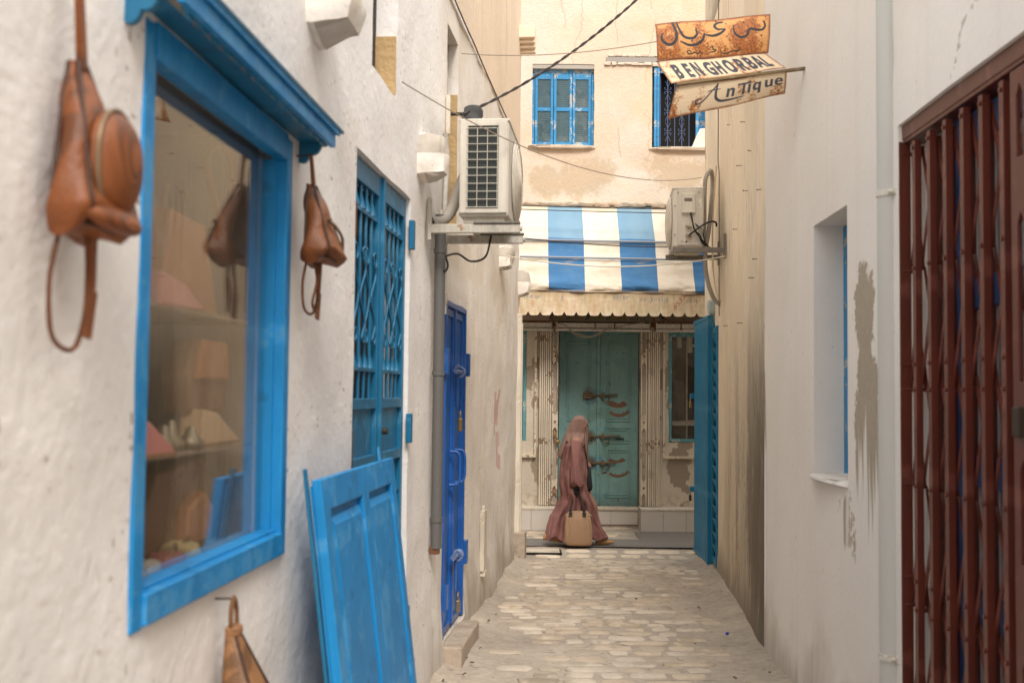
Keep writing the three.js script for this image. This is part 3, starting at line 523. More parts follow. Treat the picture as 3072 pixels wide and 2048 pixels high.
// ---------- security gate ----------
{
  const t = thing('metal_gate', 'teal blue wrought iron security gate with scrolls behind the leaning shutter', 'gate');
  const S0 = 8.7, S1 = 9.94; WL.place(t, (S0 + S1) / 2, 0, -.045); const W2 = (S1 - S0) / 2;
  const leaf = (x0, x1) => {
    const c = (x0 + x1) / 2, w = x1 - x0, y0 = .14, y1 = 2.85;
    mb().rbox(x0 + .022, (y0 + y1) / 2, 0, .044, y1 - y0, .04, .004).rbox(x1 - .022, (y0 + y1) / 2, 0, .044, y1 - y0, .04, .004).build('leaf_stile', M.blue, t);
    for (const [y, h] of [[y1 - .05, .1], [1.74, .05], [1.47, .05], [y0 + .03, .06]]) mb().rbox(c, y, 0, w - .09, h, .036, .004).build('leaf_rail', M.blue, t);
    mb().box(c, 1.605, -.006, w - .09, .23, .006).build('lock_panel', M.blue, t);
    for (const y of [2.63, 1.9, 1.28, .42]) mb().bar(V(x0 + .044, y, .004), V(x1 - .044, y, .004), .016, .016).build('crossbar', M.blue, t);
    const n = 4; for (let i = 1; i <= n; i++) {
      const x = x0 + .03 + (w - .06) * i / (n + 1);
      for (const [a, b] of [[1.76, y1 - .1], [y0 + .06, 1.45]]) mb().cyl(V(x, a, 0), V(x, b, 0), .0085, .0085, 8).build('bar', M.blue, t);
      for (const y of [2.675, 1.945, 1.32]) mb().put(new THREE.ConeGeometry(.02, .075, 4), x, y, .006).build('spear_tip', M.blue, t);
      // lyre scrolls
      const sc = mb(); const C = (cx, cy, r, a0, a1) => { const q = []; for (let k = 0; k <= 14; k++) { const a = lerp(a0, a1, k / 14), rr2 = r * (1 - .55 * k / 14); q.push(V(cx + Math.cos(a) * rr2, cy + Math.sin(a) * rr2, .016)); } return q; };
      const sg = i % 2 ? 1 : -1;
      for (const [yt, yb] of [[2.42, 2.06], [1.12, .68]]) {
        sc.tube([...C(x - sg * .03, yt, .045, 2.6, -3.4).reverse(), V(x - sg * .05, yt - .06, .016), V(x + sg * .035, (yt + yb) / 2, .014), V(x - sg * .05, yb + .05, .016), ...C(x - sg * .03, yb, .04, 3.6, 9.2)], .0065, 60, 5);
      }
      sc.build('scroll', M.blue, t);
    }
  };
  leaf(-W2, -.012); leaf(.012, W2);
  mb().rbox(0, 1.5, .025, .03, 2.7, .02, .004).build('meeting_bar', M.blue, t);
  for (const y of [2.66, 1.6, .56]) mb().rbox(W2 + .0, y, .055, .05, .16, .03, .005).build('hinge', M.blue, t);
  mb().rbox(-W2 + .01, 2.55, .03, .03, .16, .02, .005).build('hinge', M.rust, t); mb().rbox(-W2 + .01, 1.55, .03, .025, .16, .02, .005).build('hinge', M.rust, t);
  mb().cyl(V(.12, 1.6, 0), V(.12, 1.6, .04), .016).build('lock_cylinder', M.nail, t);
  // inner door behind the bars
  mb().box(0, 1.48, -.17, 1.34, 2.85, .02).build('inner_door', std([.035, .018, .014], .7), t);
}
// ---------- cobalt steel door ----------
{
  const t = thing('metal_door', 'deep cobalt blue double steel door with bolts and padlocks above a stone step', 'door');
  const S0 = 11.16, S1 = 12.05; WL.place(t, (S0 + S1) / 2, 0, -.03); const w = S1 - S0, h0 = .175, h1 = 2.41, H = h1 - h0, yc = (h0 + h1) / 2;
  mb().rbox(0, h1 - .018, .02, w, .036, .05).rbox(-w / 2 + .018, yc, .02, .036, H, .05).rbox(w / 2 - .018, yc, .02, .036, H, .05).build('frame', M.cobalt, t);
  for (const sg of [-1, 1]) { const x = sg * w / 4 + (sg < 0 ? .01 : -.004); mb().box(x, yc - .01, .004, w / 2 - .045, H - .04, .01).build('leaf', M.cobalt, t); mb().rbox(x - (w / 4 - .04), yc, .016, .04, H - .05, .02).rbox(x + (w / 4 - .04), yc, .016, .04, H - .05, .02).rbox(x, h0 + .03, .0155, w / 2 - .12, .05, .019).rbox(x, h1 - .07, .0155, w / 2 - .12, .05, .019).build('leaf_edging', M.cobalt, t); }
  mb().box(.005, yc, .03, .045, H - .04, .01).build('cover_strip', M.cobalt, t);
  const pale = std([.14, .20, .36], .4);
  for (const y of [1.94, .66]) { mb().cyl(V(-.14, y, .06), V(.17, y, .06), .013).cyl(V(-.12, y, .04), V(-.12, y + .05, .075), .01).build('bolt', pale, t); mb().tube(ring(16, (a) => V(.02 + Math.cos(a) * .0, y + Math.sin(a) * .035, .06 + Math.cos(a) * .035)), .009, 24, 6, true).tube(ring(16, (a) => V(.1, y + Math.sin(a) * .03, .06 + Math.cos(a) * .03)), .008, 24, 6, true).build('bolt_ring', pale, t); mb().rbox(.02, y - .13, .05, .05, .22, .012).build('hasp', M.cobalt, t); }
  for (const y of [1.62, .36]) { mb().rbox(.03, y - .05, .07, .06, .09, .028, .008).build('padlock', y > 1 ? M.brass : M.steel, t); mb().tube([V(.012, y - .01, .07), V(.012, y + .03, .07), V(.03, y + .045, .07), V(.048, y + .03, .07), V(.048, y - .01, .07)], .006, 16, 6).build('shackle', M.steel, t); }
  for (const x of [-.11, .12]) mb().tube([V(x, 1.16, .02), V(x + .01, 1.17, .075), V(x + .015, 1.27, .09), V(x + .01, 1.38, .075), V(x, 1.39, .02)], .011, 24, 6).build('handle', M.cobalt, t);
  for (const [x, y] of [[w / 2 + .045, 2.0], [w / 2 + .045, .62], [-w / 2 - .01, 2.0], [-w / 2 + .05, .45]]) mb().rbox(x, y, .05, .075, .17, .03, .004).build('hinge', M.cobalt, t);
  mb().box(0, yc, -.04, w + .06, H + .05, .01).build('back_sheet', M.dark, t);
}
// ---------- pipes and covers on the left wall ----------
{
  let t = thing('drain_pipe', 'grey plastic drainpipe running down between the gate and the cobalt door', 'pipe'); WL.place(t, 10.72, 0, .04);
  mb().cyl(V(0, .84, 0), V(.0, 2.9, 0), .035, .035, 14).build('pipe', M.greyPipe, t); for (const y of [1.0, 1.9, 2.66]) mb().cyl(V(0, y, 0), V(0, y + .03, 0), .04, .04, 14).build('clamp', M.greyPipe, t); mb().rbox(0, .83, -.01, .05, .05, .06).build('end_bracket', M.rust, t);
  t = thing('conduit', 'thin beige conduit beside the left air conditioner running down the wall', 'conduit'); WL.place(t, 10.97, 0, .025);
  mb().tube([V(0, 2.3, 0), V(0, 2.7, 0), V(.01, 3.0, 0), V(-.02, 3.3, .01), V(-.1, 3.45, .01)], .018, 30, 8).build('tube', M.white, t); mb().rbox(0, 2.4, 0, .05, .07, .04).build('joint', M.creamClean, t);
  t = thing('conduit_cover', 'narrow cream cover strip low on the wall past the cobalt door', 'cover strip'); WL.place(t, 13.1, 0, .02);
  mb().rbox(0, .57, 0, .16, .5, .04, .008).build('cover', M.creamClean, t); mb().rbox(.0, .3, 0, .12, .05, .05, .01).rbox(0, .83, 0, .06, .05, .03, .008).build('end_cap', M.creamClean, t);
}

// ---------- right side: cream stained building, white building with niche ----------
{
  const b = thing('cream_building', 'stained cream building with streaked mouldy plaster on the far right of the alley', 'building');
  const holes = [{ s0: .52, s1: 1.5, y0: .06, y1: 2.5, depth: .16 }];
  mesh('wall', wallGeo(WR, 0, 4.815, -.15, 6.4, holes, .08, .016, { extra: (s, y) => .018 * sm(.3, 0, y) * (.3 + S(NB, s * .5, y * .5 + .4)) }), M.dirty, b);
  mb().box(5.45, 3.1, -12.13, 6.4, 6.6, .5).build('end_wall', M.facade, b);
  // louvred panel in the opening, just behind the open leaf
  const lv = new THREE.Group(); lv.name = 'louvred_shutter'; b.add(lv); WL.place(lv, 5, 0, 0); WR.place(lv, 1.01, 0, .0);
  mb().rbox(-.47, 1.28, 0, .05, 2.44, .04, .004).rbox(.47, 1.28, 0, .05, 2.44, .04, .004).rbox(0, 2.46, 0, .9, .07, .04, .004).rbox(0, .1, 0, .9, .07, .04, .004).build('frame', M.azureDoor, lv);
  for (let i = 0; i < 17; i++) mb().box(0, .2 + .135 * i, 0, .89, .125, .012, 0, .35).build('slat', M.azureDoor, lv);
  mb().box(0, 1.28, -.09, 1.0, 2.5, .01).build('back_panel', M.dark, lv);
}
{
  const b = thing('white_building', 'off white building on the right with a deep window niche and peeling plaster', 'building');
  const s = (d) => RS(d), holes = [
    { s0: s(10.235), s1: s(9.545), y0: 1.335, y1: 2.785, depth: .235 },
    { s0: s(8.735), s1: s(6.6), y0: -.05, y1: 3.0, depth: .12 },
  ];
  mesh('wall', wallGeo(WR, 4.822, 16.2, -.15, 5.1, holes, .09, .012, { warp: .004, extra: (q, y) => .012 + .03 * sm(.4, 0, y) * S(NB, q * .5, .1) }), M.right, b);
  const w = new THREE.Group(); w.name = 'niche_window'; b.add(w); WR.place(w, s(9.89), 0, -.182);
  mb().box(0, 2.06, -.03, .74, 1.5, .01).build('pane', M.dark, w); for (const x of [-.315, .315]) mb().rbox(x, 2.06, 0, .06, 1.44, .05, .004).build('frame', M.azure, w); mb().rbox(0, 2.06, 0, .04, 1.44, .04, .004).rbox(0, 2.75, 0, .6, .05, .045, .004).rbox(0, 1.37, 0, .6, .05, .045, .004).build('frame', M.azure, w);
  const sl = mesh('window_sill', mUV(rock(.365, .02, .15, 9)), M.right, b); WR.place(sl, s(9.89), 1.338, -.115);
}
{ // drainpipe with clamps
  const t = thing('drain_pipe', 'thick white painted drainpipe on the right wall beside the red gate', 'pipe'); WR.place(t, RS(8.85), 0, .02);
  const wp = std([.56, .55, .52], .6, { bumpMap: bumpMetal, bumpScale: .001 });
  mb().cyl(V(0, -.05, 0), V(0, 4.9, 0), .05, .05, 24).build('pipe', wp, t); mb().tube([V(.056, -.05, -.02), V(.056, 3, -.02), V(.057, 4.9, -.02)], .011, 30, 8).build('side_conduit', M.creamClean, t);
  for (const y of [2.715, .65]) { mb().cyl(V(0, y - .014, 0), V(0, y + .014, 0), .055, .055, 24).rbox(.06, y, -.015, .06, .03, .03, .004).cyl(V(.06, y, 0), V(.06, y, .02), .008).build('clamp', M.white, t); }
}
{ // folding scissor gate
  const t = thing('folding_gate', 'dark red folding scissor gate closing the shop doorway at the right edge', 'gate'); WR.place(t, RS(8.735), 0, -.025);
  const H = 2.9; // local x runs from the far jamb towards the camera
  mb().rbox(.9, 2.965, -.005, 1.86, .07, .05, .006).build('top_rail', M.rustTop, t); mb().rbox(.9, 2.925, -.03, 1.8, .02, .09, .004).build('top_guide', M.rustRed, t);
  mb().rbox(-.012, 1.46, .01, .035, 2.93, .05, .004).build('jamb_channel', M.rustRed, t);
  const xs = []; for (let i = 0, x = .13; x < 1.1; i++, x += .178) xs.push(x);
  const chan = (x, z, w) => mb().box(x, H / 2, z, w, H, .006).box(x - w / 2 + .003, H / 2, z - .014, .006, H, .022).box(x + w / 2 - .003, H / 2, z - .014, .006, H, .022);
  for (const x of xs) { chan(x, .012, .036).build('channel', M.rustRed, t); chan(x + .082, -.045, .03).build('channel', M.rustRed, t); }
  { // lock post with plates
    const x = 1.17, s = new THREE.Shape(); s.moveTo(-.055, 0); s.lineTo(.055, 0); s.lineTo(.055, 2.9); s.lineTo(-.055, 2.9); s.lineTo(-.055, 0);
    for (const [y0, y1] of [[.3, .95], [1.25, 1.6], [1.85, 2.42], [2.6, 2.85]]) { const h = new THREE.Path(); h.moveTo(-.012, y0); h.lineTo(.04, y0); h.lineTo(.04, y1 - .04); h.lineTo(.014, y1); h.lineTo(-.012, y1 - .04); h.lineTo(-.012, y0); s.holes.push(h); }
    mb().add(new THREE.ExtrudeGeometry(s, { depth: .012, bevelEnabled: true, bevelSize: .002, bevelThickness: .002, bevelSegments: 1 }).translate(x, 0, .01)).build('lock_post', M.rustRed, t); mb().rbox(x, 1.72, .03, .05, .1, .03, .006).build('lock', M.nail, t);
    chan(x + .17, .012, .04).build('channel', M.rustRed, t); chan(x + .34, .012, .04).build('channel', M.rustRed, t); chan(x + .5, .012, .04).build('channel', M.rustRed, t);
  }
  const all = [0, ...xs, 1.17]; // crossing lattice bars, pivoting on the channels
  for (const [yc, h] of [[2.35, .52], [1.42, .52], [.5, .52]]) for (let i = 0; i + 1 < all.length; i++) { const a = all[i], c = all[i + 1]; mb().bar(V(a, yc - h, -.012), V(c, yc + .0, -.012), .024, .005).bar(V(a, yc + h, -.024), V(c, yc, -.024), .024, .005).bar(V(a, yc, -.018), V(c, yc + h, -.018), .022, .004).bar(V(a, yc, -.03), V(c, yc - h, -.03), .022, .004).build('lattice_bar', M.rustRed, t); for (const y of [yc - h, yc, yc + h]) mb().cyl(V(a, y, -.03), V(a, y, .022), .009, .009, 8).build('rivet', M.rustRed, t); }
}
{ // shop door behind the gate
  const t = thing('shop_door', 'blue and white shop door standing behind the red folding gate', 'door'); WR.place(t, RS(8.74), 0, -.115);
  mb().box(.12, 1.45, .0, .46, 3.0, .02).build('white_jamb', std([.75, .72, .66], .8, { bumpMap: bumpFine, bumpScale: .003 }), t);
  mb().rbox(.42, 1.45, .006, .1, 2.96, .05, .005).rbox(1.1, 1.45, .006, .12, 2.96, .05, .005).rbox(1.78, 1.45, .006, .1, 2.96, .05, .005).build('door_stile', std([.016, .05, .15], .5), t);
  for (const y of [.12, 1.0, 1.52, 2.2, 2.85]) mb().rbox(.74, y, .006, .56, .12, .045, .005).rbox(1.44, y, .006, .56, .12, .045, .005).build('door_rail', std([.016, .05, .15], .5), t);
  for (const [y, h] of [[.56, .78], [1.26, .42], [1.86, .58], [2.52, .54]]) for (const x of [.74, 1.44]) mb().box(x, y, -.006, .58, h, .014).build('door_panel', std([.46, .47, .48], .5), t);
  mb().box(1.9, 1.45, -.02, 3.9, 3.2, .01).build('back_sheet', std([.06, .03, .02], .9), t);
}
{ // blue metal leaf standing open at the mouth of the alley
  const t = thing('metal_door_leaf', 'bright blue ribbed metal door leaf standing open at the right alley mouth', 'door');
  const a = V(2.085, 0, -11.32), b = V(2.115, 0, -12.42), d = b.clone().sub(a), L = d.length(); t.position.copy(a.add(b).multiplyScalar(.5)); t.rotation.y = Math.atan2(-d.z, d.x) + Math.PI; // +z faces the alley
  const y0 = .03, y1 = 2.63;
  for (let i = 0; i < 15; i++) mb().rbox(-L / 2 + .05 + (L - .09) * (i + .5) / 15, (y0 + y1) / 2, 0, (L - .09) / 15 - .02, y1 - y0 - .06, .04, .006).build('rib', M.azureDoor, t);
  mb().box(0, (y0 + y1) / 2, -.012, L - .04, y1 - y0 - .02, .008).build('sheet', M.azureDoor, t);
  mb().rbox(0, y1 - .015, 0, L, .04, .05, .004).rbox(0, y0 + .015, 0, L, .04, .05, .004).build('edge_rail', M.azureDoor, t);
  mb().rbox(L / 2 - .016, (y0 + y1) / 2, 0, .045, y1 - y0, .06, .004).build('hinge_stile', M.azureDoor, t);
  mb().rbox(L / 2 + .03, (y0 + y1) / 2 - .02, -.025, .04, y1 - y0 - .1, .03, .004).build('hinge_stile', M.azureDoor, t);
  for (const y of [2.5, 1.18, .25]) mb().rbox(L / 2 + .05, y, -.05, .14, .05, .03, .004).build('hinge', M.azureDoor, t);
  for (const y of [1.78, .72]) { mb().rbox(-L / 2 + .02, y, .04, .05, .06, .05, .006).build('hasp', M.azureDoor, t); mb().rbox(-L / 2 + .03, y - .1, .06, .05, .07, .026, .008).build('padlock', y > 1 ? M.brass : M.nail, t); mb().tube([V(-L / 2 + .015, y - .07, .06), V(-L / 2 + .015, y - .02, .06), V(-L / 2 + .045, y - .02, .06), V(-L / 2 + .045, y - .07, .06)], .005, 14, 5).build('shackle', M.steel, t); }
  const p = thing('filler_patch', 'lump of pale blue smeared filler above the hinge of the open blue leaf', 'plaster lump'); mesh('lump', mUV(rock(.05, .07, .05, 12)), std([.42, .50, .50], .9), p); p.position.set(2.115, 2.72, -11.33);
}
// nails driven into the cream wall
{
  const pos = [[4.45, 5.3], [4.2, 4.55], [3.6, 4.05], [4.55, 4.0], [3.3, 3.75], [4.0, 3.72], [3.75, 3.45], [2.5, 4.3], [3.0, 3.25], [4.6, 3.3], [4.35, 2.82], [4.15, 2.7], [2.25, 2.45], [3.4, 2.4]];
  const r = rng(5); let first;
  for (const [s, y] of pos) {
    let t; if (!first) { t = first = thing('nail', 'small dark nail sticking out of the streaked cream wall', 'nail', 'nails in the cream wall'); mb().cyl(V(0, 0, -.03), V(0, 0, .024), .0026, .0026, 6).cyl(V(0, 0, .02), V(0, 0, .023), .0065, .007, 8).build('shank', M.nail, t); } else { t = first.clone(); t.name = uniq('nail'); scene.add(t); }
    WR.place(t, s, y, .01); t.scale.z = .6 + .7 * r(); t.rotation.y += .8 * (r() - .5); t.rotation.x = .9 * (r() - .35);
  }
}

// ---------- street front ----------
{
  const b = thing('peach_building', 'sunlit peach plastered building closing the far end of the alley', 'building');
  const x = (v) => v + 6;
  const holes = [
    { s0: x(.243), s1: x(1.083), y0: 5.15, y1: 6.27, depth: .2 }, { s0: x(1.872), s1: x(2.72), y0: 5.14, y1: 6.25, depth: .3 },
    { s0: x(.6), s1: x(1.755), y0: .0, y1: 2.69, depth: .38 }, { s0: x(-.7), s1: x(.2), y0: 1.16, y1: 2.63, depth: .3 }, { s0: x(2.11), s1: x(2.98), y0: 1.15, y1: 2.63, depth: .3 },
    { s0: x(.2), s1: x(.2), y0: 0, y1: 0, depth: 0 },
  ].slice(0, 5);
  mesh('wall', wallGeo(WF, 0, 15, -.1, 7.4, holes, .13, .02, { warp: .008 }), M.facade, b);
  mb().box(-3.6, 4.2, -14.46, 1, .06, .1).build('ledge', M.facade, b);
  const led = mb(); { const r = rng(3); for (let i = 0; i < 60; i++) led.put(mUV(rock(.06 + .03 * r(), .018 + .02 * r(), .05, i)), -.6 + i * .07, 4.335 + .02 * r(), -14.47); } tag(led.build('broken_ledge', M.facade, b), null, null, null, 'stuff');
  mb().rbox(1.6, 6.33, -14.5, .72, .075, .06, .006).build('lintel', std([.34, .31, .28], .9, { bumpMap: bumpStreak, bumpScale: .006 }), b); mb().rbox(.66, 6.24, -14.56, .86, .06, .1, .004).build('lintel', std([.42, .38, .33], .9, { bumpMap: bumpStreak, bumpScale: .006 }), b);
  { const r = rng(31), q = mb(); for (let i = 0; i < 16; i++) q.put(mUV(rock(.035 + .02 * r(), .012 + .014 * r(), .02, i)), 1.26 + i * .046, (i % 2 ? 6.385 : 6.27) + .012 * r(), -14.485); tag(q.build('broken_plaster', M.facade, b), null, null, null, 'stuff'); }
  // window sills
  for (const [cx, cy] of [[.663, 5.13], [2.29, 5.12]]) mesh('window_sill', mUV(rock(.44, .025, .05, cx * 7)).translate(cx, cy, -14.48), M.facade, b);
  // closed shuttered window
  const slats = (n, cx, y0, y1, w, z, p, m) => { const q = mb(); for (let i = 0; i < n; i++) q.box(cx, lerp(y0, y1, (i + .5) / n), z, w, (y1 - y0) / n * .95, .006, 0, .55); tag(q.build('louvre_slats', m, p), null, null, null, 'stuff'); };
  const worn = paint([.15, .25, .30], [.3, .30, .28], .5, .9, { r: .7 });
  const w1 = new THREE.Group(); w1.name = 'shuttered_window'; b.add(w1); w1.position.set(.663, 0, -14.6);
  mb().rbox(0, 6.19, .0, .84, .06, .06, .004).rbox(-.405, 5.67, 0, .035, 1.03, .06, .004).rbox(.405, 5.67, 0, .035, 1.03, .06, .004).build('frame', M.azure, w1);
  mb().box(0, 5.7, -.05, .84, 1.1, .01).build('backing', M.dark, w1);
  for (let k = -1; k <= 1; k++) { const cx = k * .257, w = .25; mb().rbox(cx - w / 2 + .018, 5.66, .02, .036, 1.0, .03, .004).rbox(cx + w / 2 - .018, 5.66, .02, .036, 1.0, .03, .004).rbox(cx, 6.12, .02, w - .07, .08, .028, .004).rbox(cx, 5.665, .02, w - .07, .05, .028, .004).rbox(cx, 5.185, .02, w - .07, .055, .028, .004).build('shutter_leaf', M.azure, w1); slats(15, cx, 5.69, 6.08, w - .072, .014, w1, worn); slats(15, cx, 5.21, 5.64, w - .072, .014, w1, worn); }
  // open window with iron grille
  const w2 = new THREE.Group(); w2.name = 'grille_window'; b.add(w2); w2.position.set(2.29, 0, -14.56);
  mb().box(0, 5.7, -.22, .9, 1.2, .01).build('dark_room', M.dark, w2);
  mb().rbox(-.375, 5.69, .03, .036, 1.08, .09, .004).rbox(-.335, 5.69, .015, .034, 1.08, .12, .004).build('folded_shutter', M.azure, w2);
  mb().rbox(0, 6.21, -.02, .84, .06, .05, .004).rbox(.405, 5.69, -.02, .035, 1.08, .05).build('frame', M.azure, w2);
  mb().rbox(.2, 5.69, .02, .04, 1.06, .03, .004).rbox(.395, 5.69, .02, .03, 1.06, .03, .004).rbox(.3, 5.2, .02, .2, .06, .03).rbox(.3, 6.14, .02, .2, .08, .03).build('shutter_leaf', M.azure, w2); slats(30, .3, 5.24, 6.1, .16, .014, w2, M.azure);
  { const iron = std([.10, .14, .26], .6); for (let k = 0; k < 6; k++) mb().cyl(V(-.29 + k * .098, 5.15, -.05), V(-.29 + k * .098, 6.19, -.05), .0055, .0055, 6).build('bar', iron, w2); for (const [cx] of [[-.19], [.0]]) for (const y of [5.38, 5.66, 5.95]) for (const [sx, sy] of [[1, 1], [-1, 1], [1, -1], [-1, -1]]) { const q = []; for (let k = 0; k <= 12; k++) { const a = k / 12 * 5.2, r2 = .032 * (1 - k / 16); q.push(V(cx + sx * (.03 + Math.cos(a + 2.6) * r2), y + sy * (.035 + Math.sin(a + 2.6) * r2), -.045)); } q.unshift(V(cx + sx * .035, y + sy * .13, -.045)); mb().tube(q, .0038, 24, 4).build('scroll', iron, w2); } }
  { const s = new THREE.Shape(); s.moveTo(.13, 5.15); s.lineTo(.2, 5.32); s.lineTo(.24, 5.4); s.lineTo(.44, 5.41); s.lineTo(.44, 5.15); mb().add(new THREE.ExtrudeGeometry(s, { depth: .02, bevelEnabled: true, bevelSize: .006, bevelThickness: .004, bevelSegments: 1 }).translate(0, 0, .035)).build('white_board', std([.72, .68, .62], .8), w2); }
  // shop windows beside the door
  const sw = (x0, x1, right) => {
    const g = new THREE.Group(); g.name = 'display_window'; b.add(g); const cx = (x0 + x1) / 2, w = x1 - x0, y0 = 1.16, y1 = 2.63; g.position.set(cx, 0, -14.54);
    mb().rbox(-w / 2 + .022, 1.895, 0, .044, y1 - y0, .05, .004).rbox(w / 2 - .022, 1.895, 0, .044, y1 - y0, .05, .004).rbox(0, y0 + .022, 0, w - .09, .044, .05, .004).rbox(0, y1 - .03, 0, w - .09, .06, .05, .004).build('frame', M.tealFrame, g);
    mb().box(0, 1.895, -.01, w - .08, y1 - y0 - .08, .005).build('pane', M.glass, g);
    mb().box(0, 1.9, -.24, w + .02, 1.5, .01).build('dark_room', M.dark, g);
    if (right) {
      const pb = new THREE.Shape(); pb.moveTo(-.37, 1.2); pb.lineTo(-.18, 1.2); pb.lineTo(-.18, 2.52); pb.lineTo(-.37, 2.52); for (let i = 0; i < 7; i++) for (let j = 0; j < 46; j++) { const h = new THREE.Path(); h.absarc(-.352 + i * .0255, 1.23 + j * .0275, .007, 0, Math.PI * 2, true); pb.holes.push(h); }
      mb().add(new THREE.ExtrudeGeometry(pb, { depth: .006, bevelEnabled: false, curveSegments: 3 }).translate(0, 0, -.1)).build('perforated_panel', std([.075, .062, .045], .7), g);
      mb().rbox(-.17, 1.86, -.09, .02, 1.34, .03).build('panel_post', std([.30, .25, .19], .7), g);
      mb().rbox(-.28, 2.5, -.05, .06, .16, .05, .01).rbox(-.14, 2.47, -.05, .07, .22, .05, .01).build('bracket', std([.32, .27, .2], .8), g); mb().rbox(.1, 2.46, -.06, .5, .03, .03).build('curtain_rail', M.creamClean, g);
      const pl = mb(); { const q = new THREE.PlaneGeometry(.34, .12, 10, 4), a = q.attributes.position; for (let i = 0; i < a.count; i++) a.setZ(i, .03 * (S(NB, a.getX(i) * .8, a.getY(i) * .8) - .5)); q.computeVertexNormals(); q.rotateX(-.9); pl.add(q.translate(-.2, 1.42, -.06)); } pl.build('plastic_sheet', new THREE.MeshPhysicalMaterial({ color: 0xcfc6b8, roughness: .25, transmission: .5, thickness: 0, side: THREE.DoubleSide }), g);
    } else { for (const y of [1.5, 1.95, 2.3]) mb().rbox(w / 2 - .09, y, -.12, .08, .16, .06, .01).build('stacked_goods', std([.1, .11, .14], .8), g); }
  };
  sw(-.7, .2, false); sw(2.11, 2.98, true);
  // window surround mouldings
  for (const [x0, x1] of [[-.75, .335], [2.03, 3.05]]) { mb().rbox((x0 + x1) / 2, .955, -14.47, x1 - x0, .035, .06, .006).rbox(x0 + .012, 1.8, -14.47, .03, 1.68, .06, .006).rbox(x1 - .012, 1.8, -14.47, .03, 1.68, .06, .006).build('moulding', M.cream, b); }
  // tiled plinths and step
  const tl = (x0, x1, y0, y1, z, nx) => { for (let i = 0; i < nx; i++) { const w = (x1 - x0) / nx; mb().rbox(x0 + w * (i + .5), (y0 + y1) / 2, z, w - .004, y1 - y0, .012, .003).build('tile', M.tile, b); } };
  mb().box(-2.2, .13, -14.37, 5.58, .32, .27).build('plinth', M.concrete, b); mb().box(3.9, .13, -14.37, 4.38, .32, .27).build('plinth', M.concrete, b); mb().rbox(1.18, .11, -14.82, 1.14, .26, .2, .01).build('door_step', M.concrete, b);
  mb().rbox(-2.2, .285, -14.365, 5.6, .03, .3, .008).rbox(3.91, .285, -14.365, 4.4, .03, .3, .008).rbox(1.18, .245, -14.8, 1.12, .04, .24, .008).build('plinth_cap', M.creamClean, b);
  tl(-.98, .588, .0, .27, -14.228, 5); tl(1.712, 3.5, .0, .27, -14.228, 6); tl(.63, 1.73, .03, .225, -14.712, 3);
}
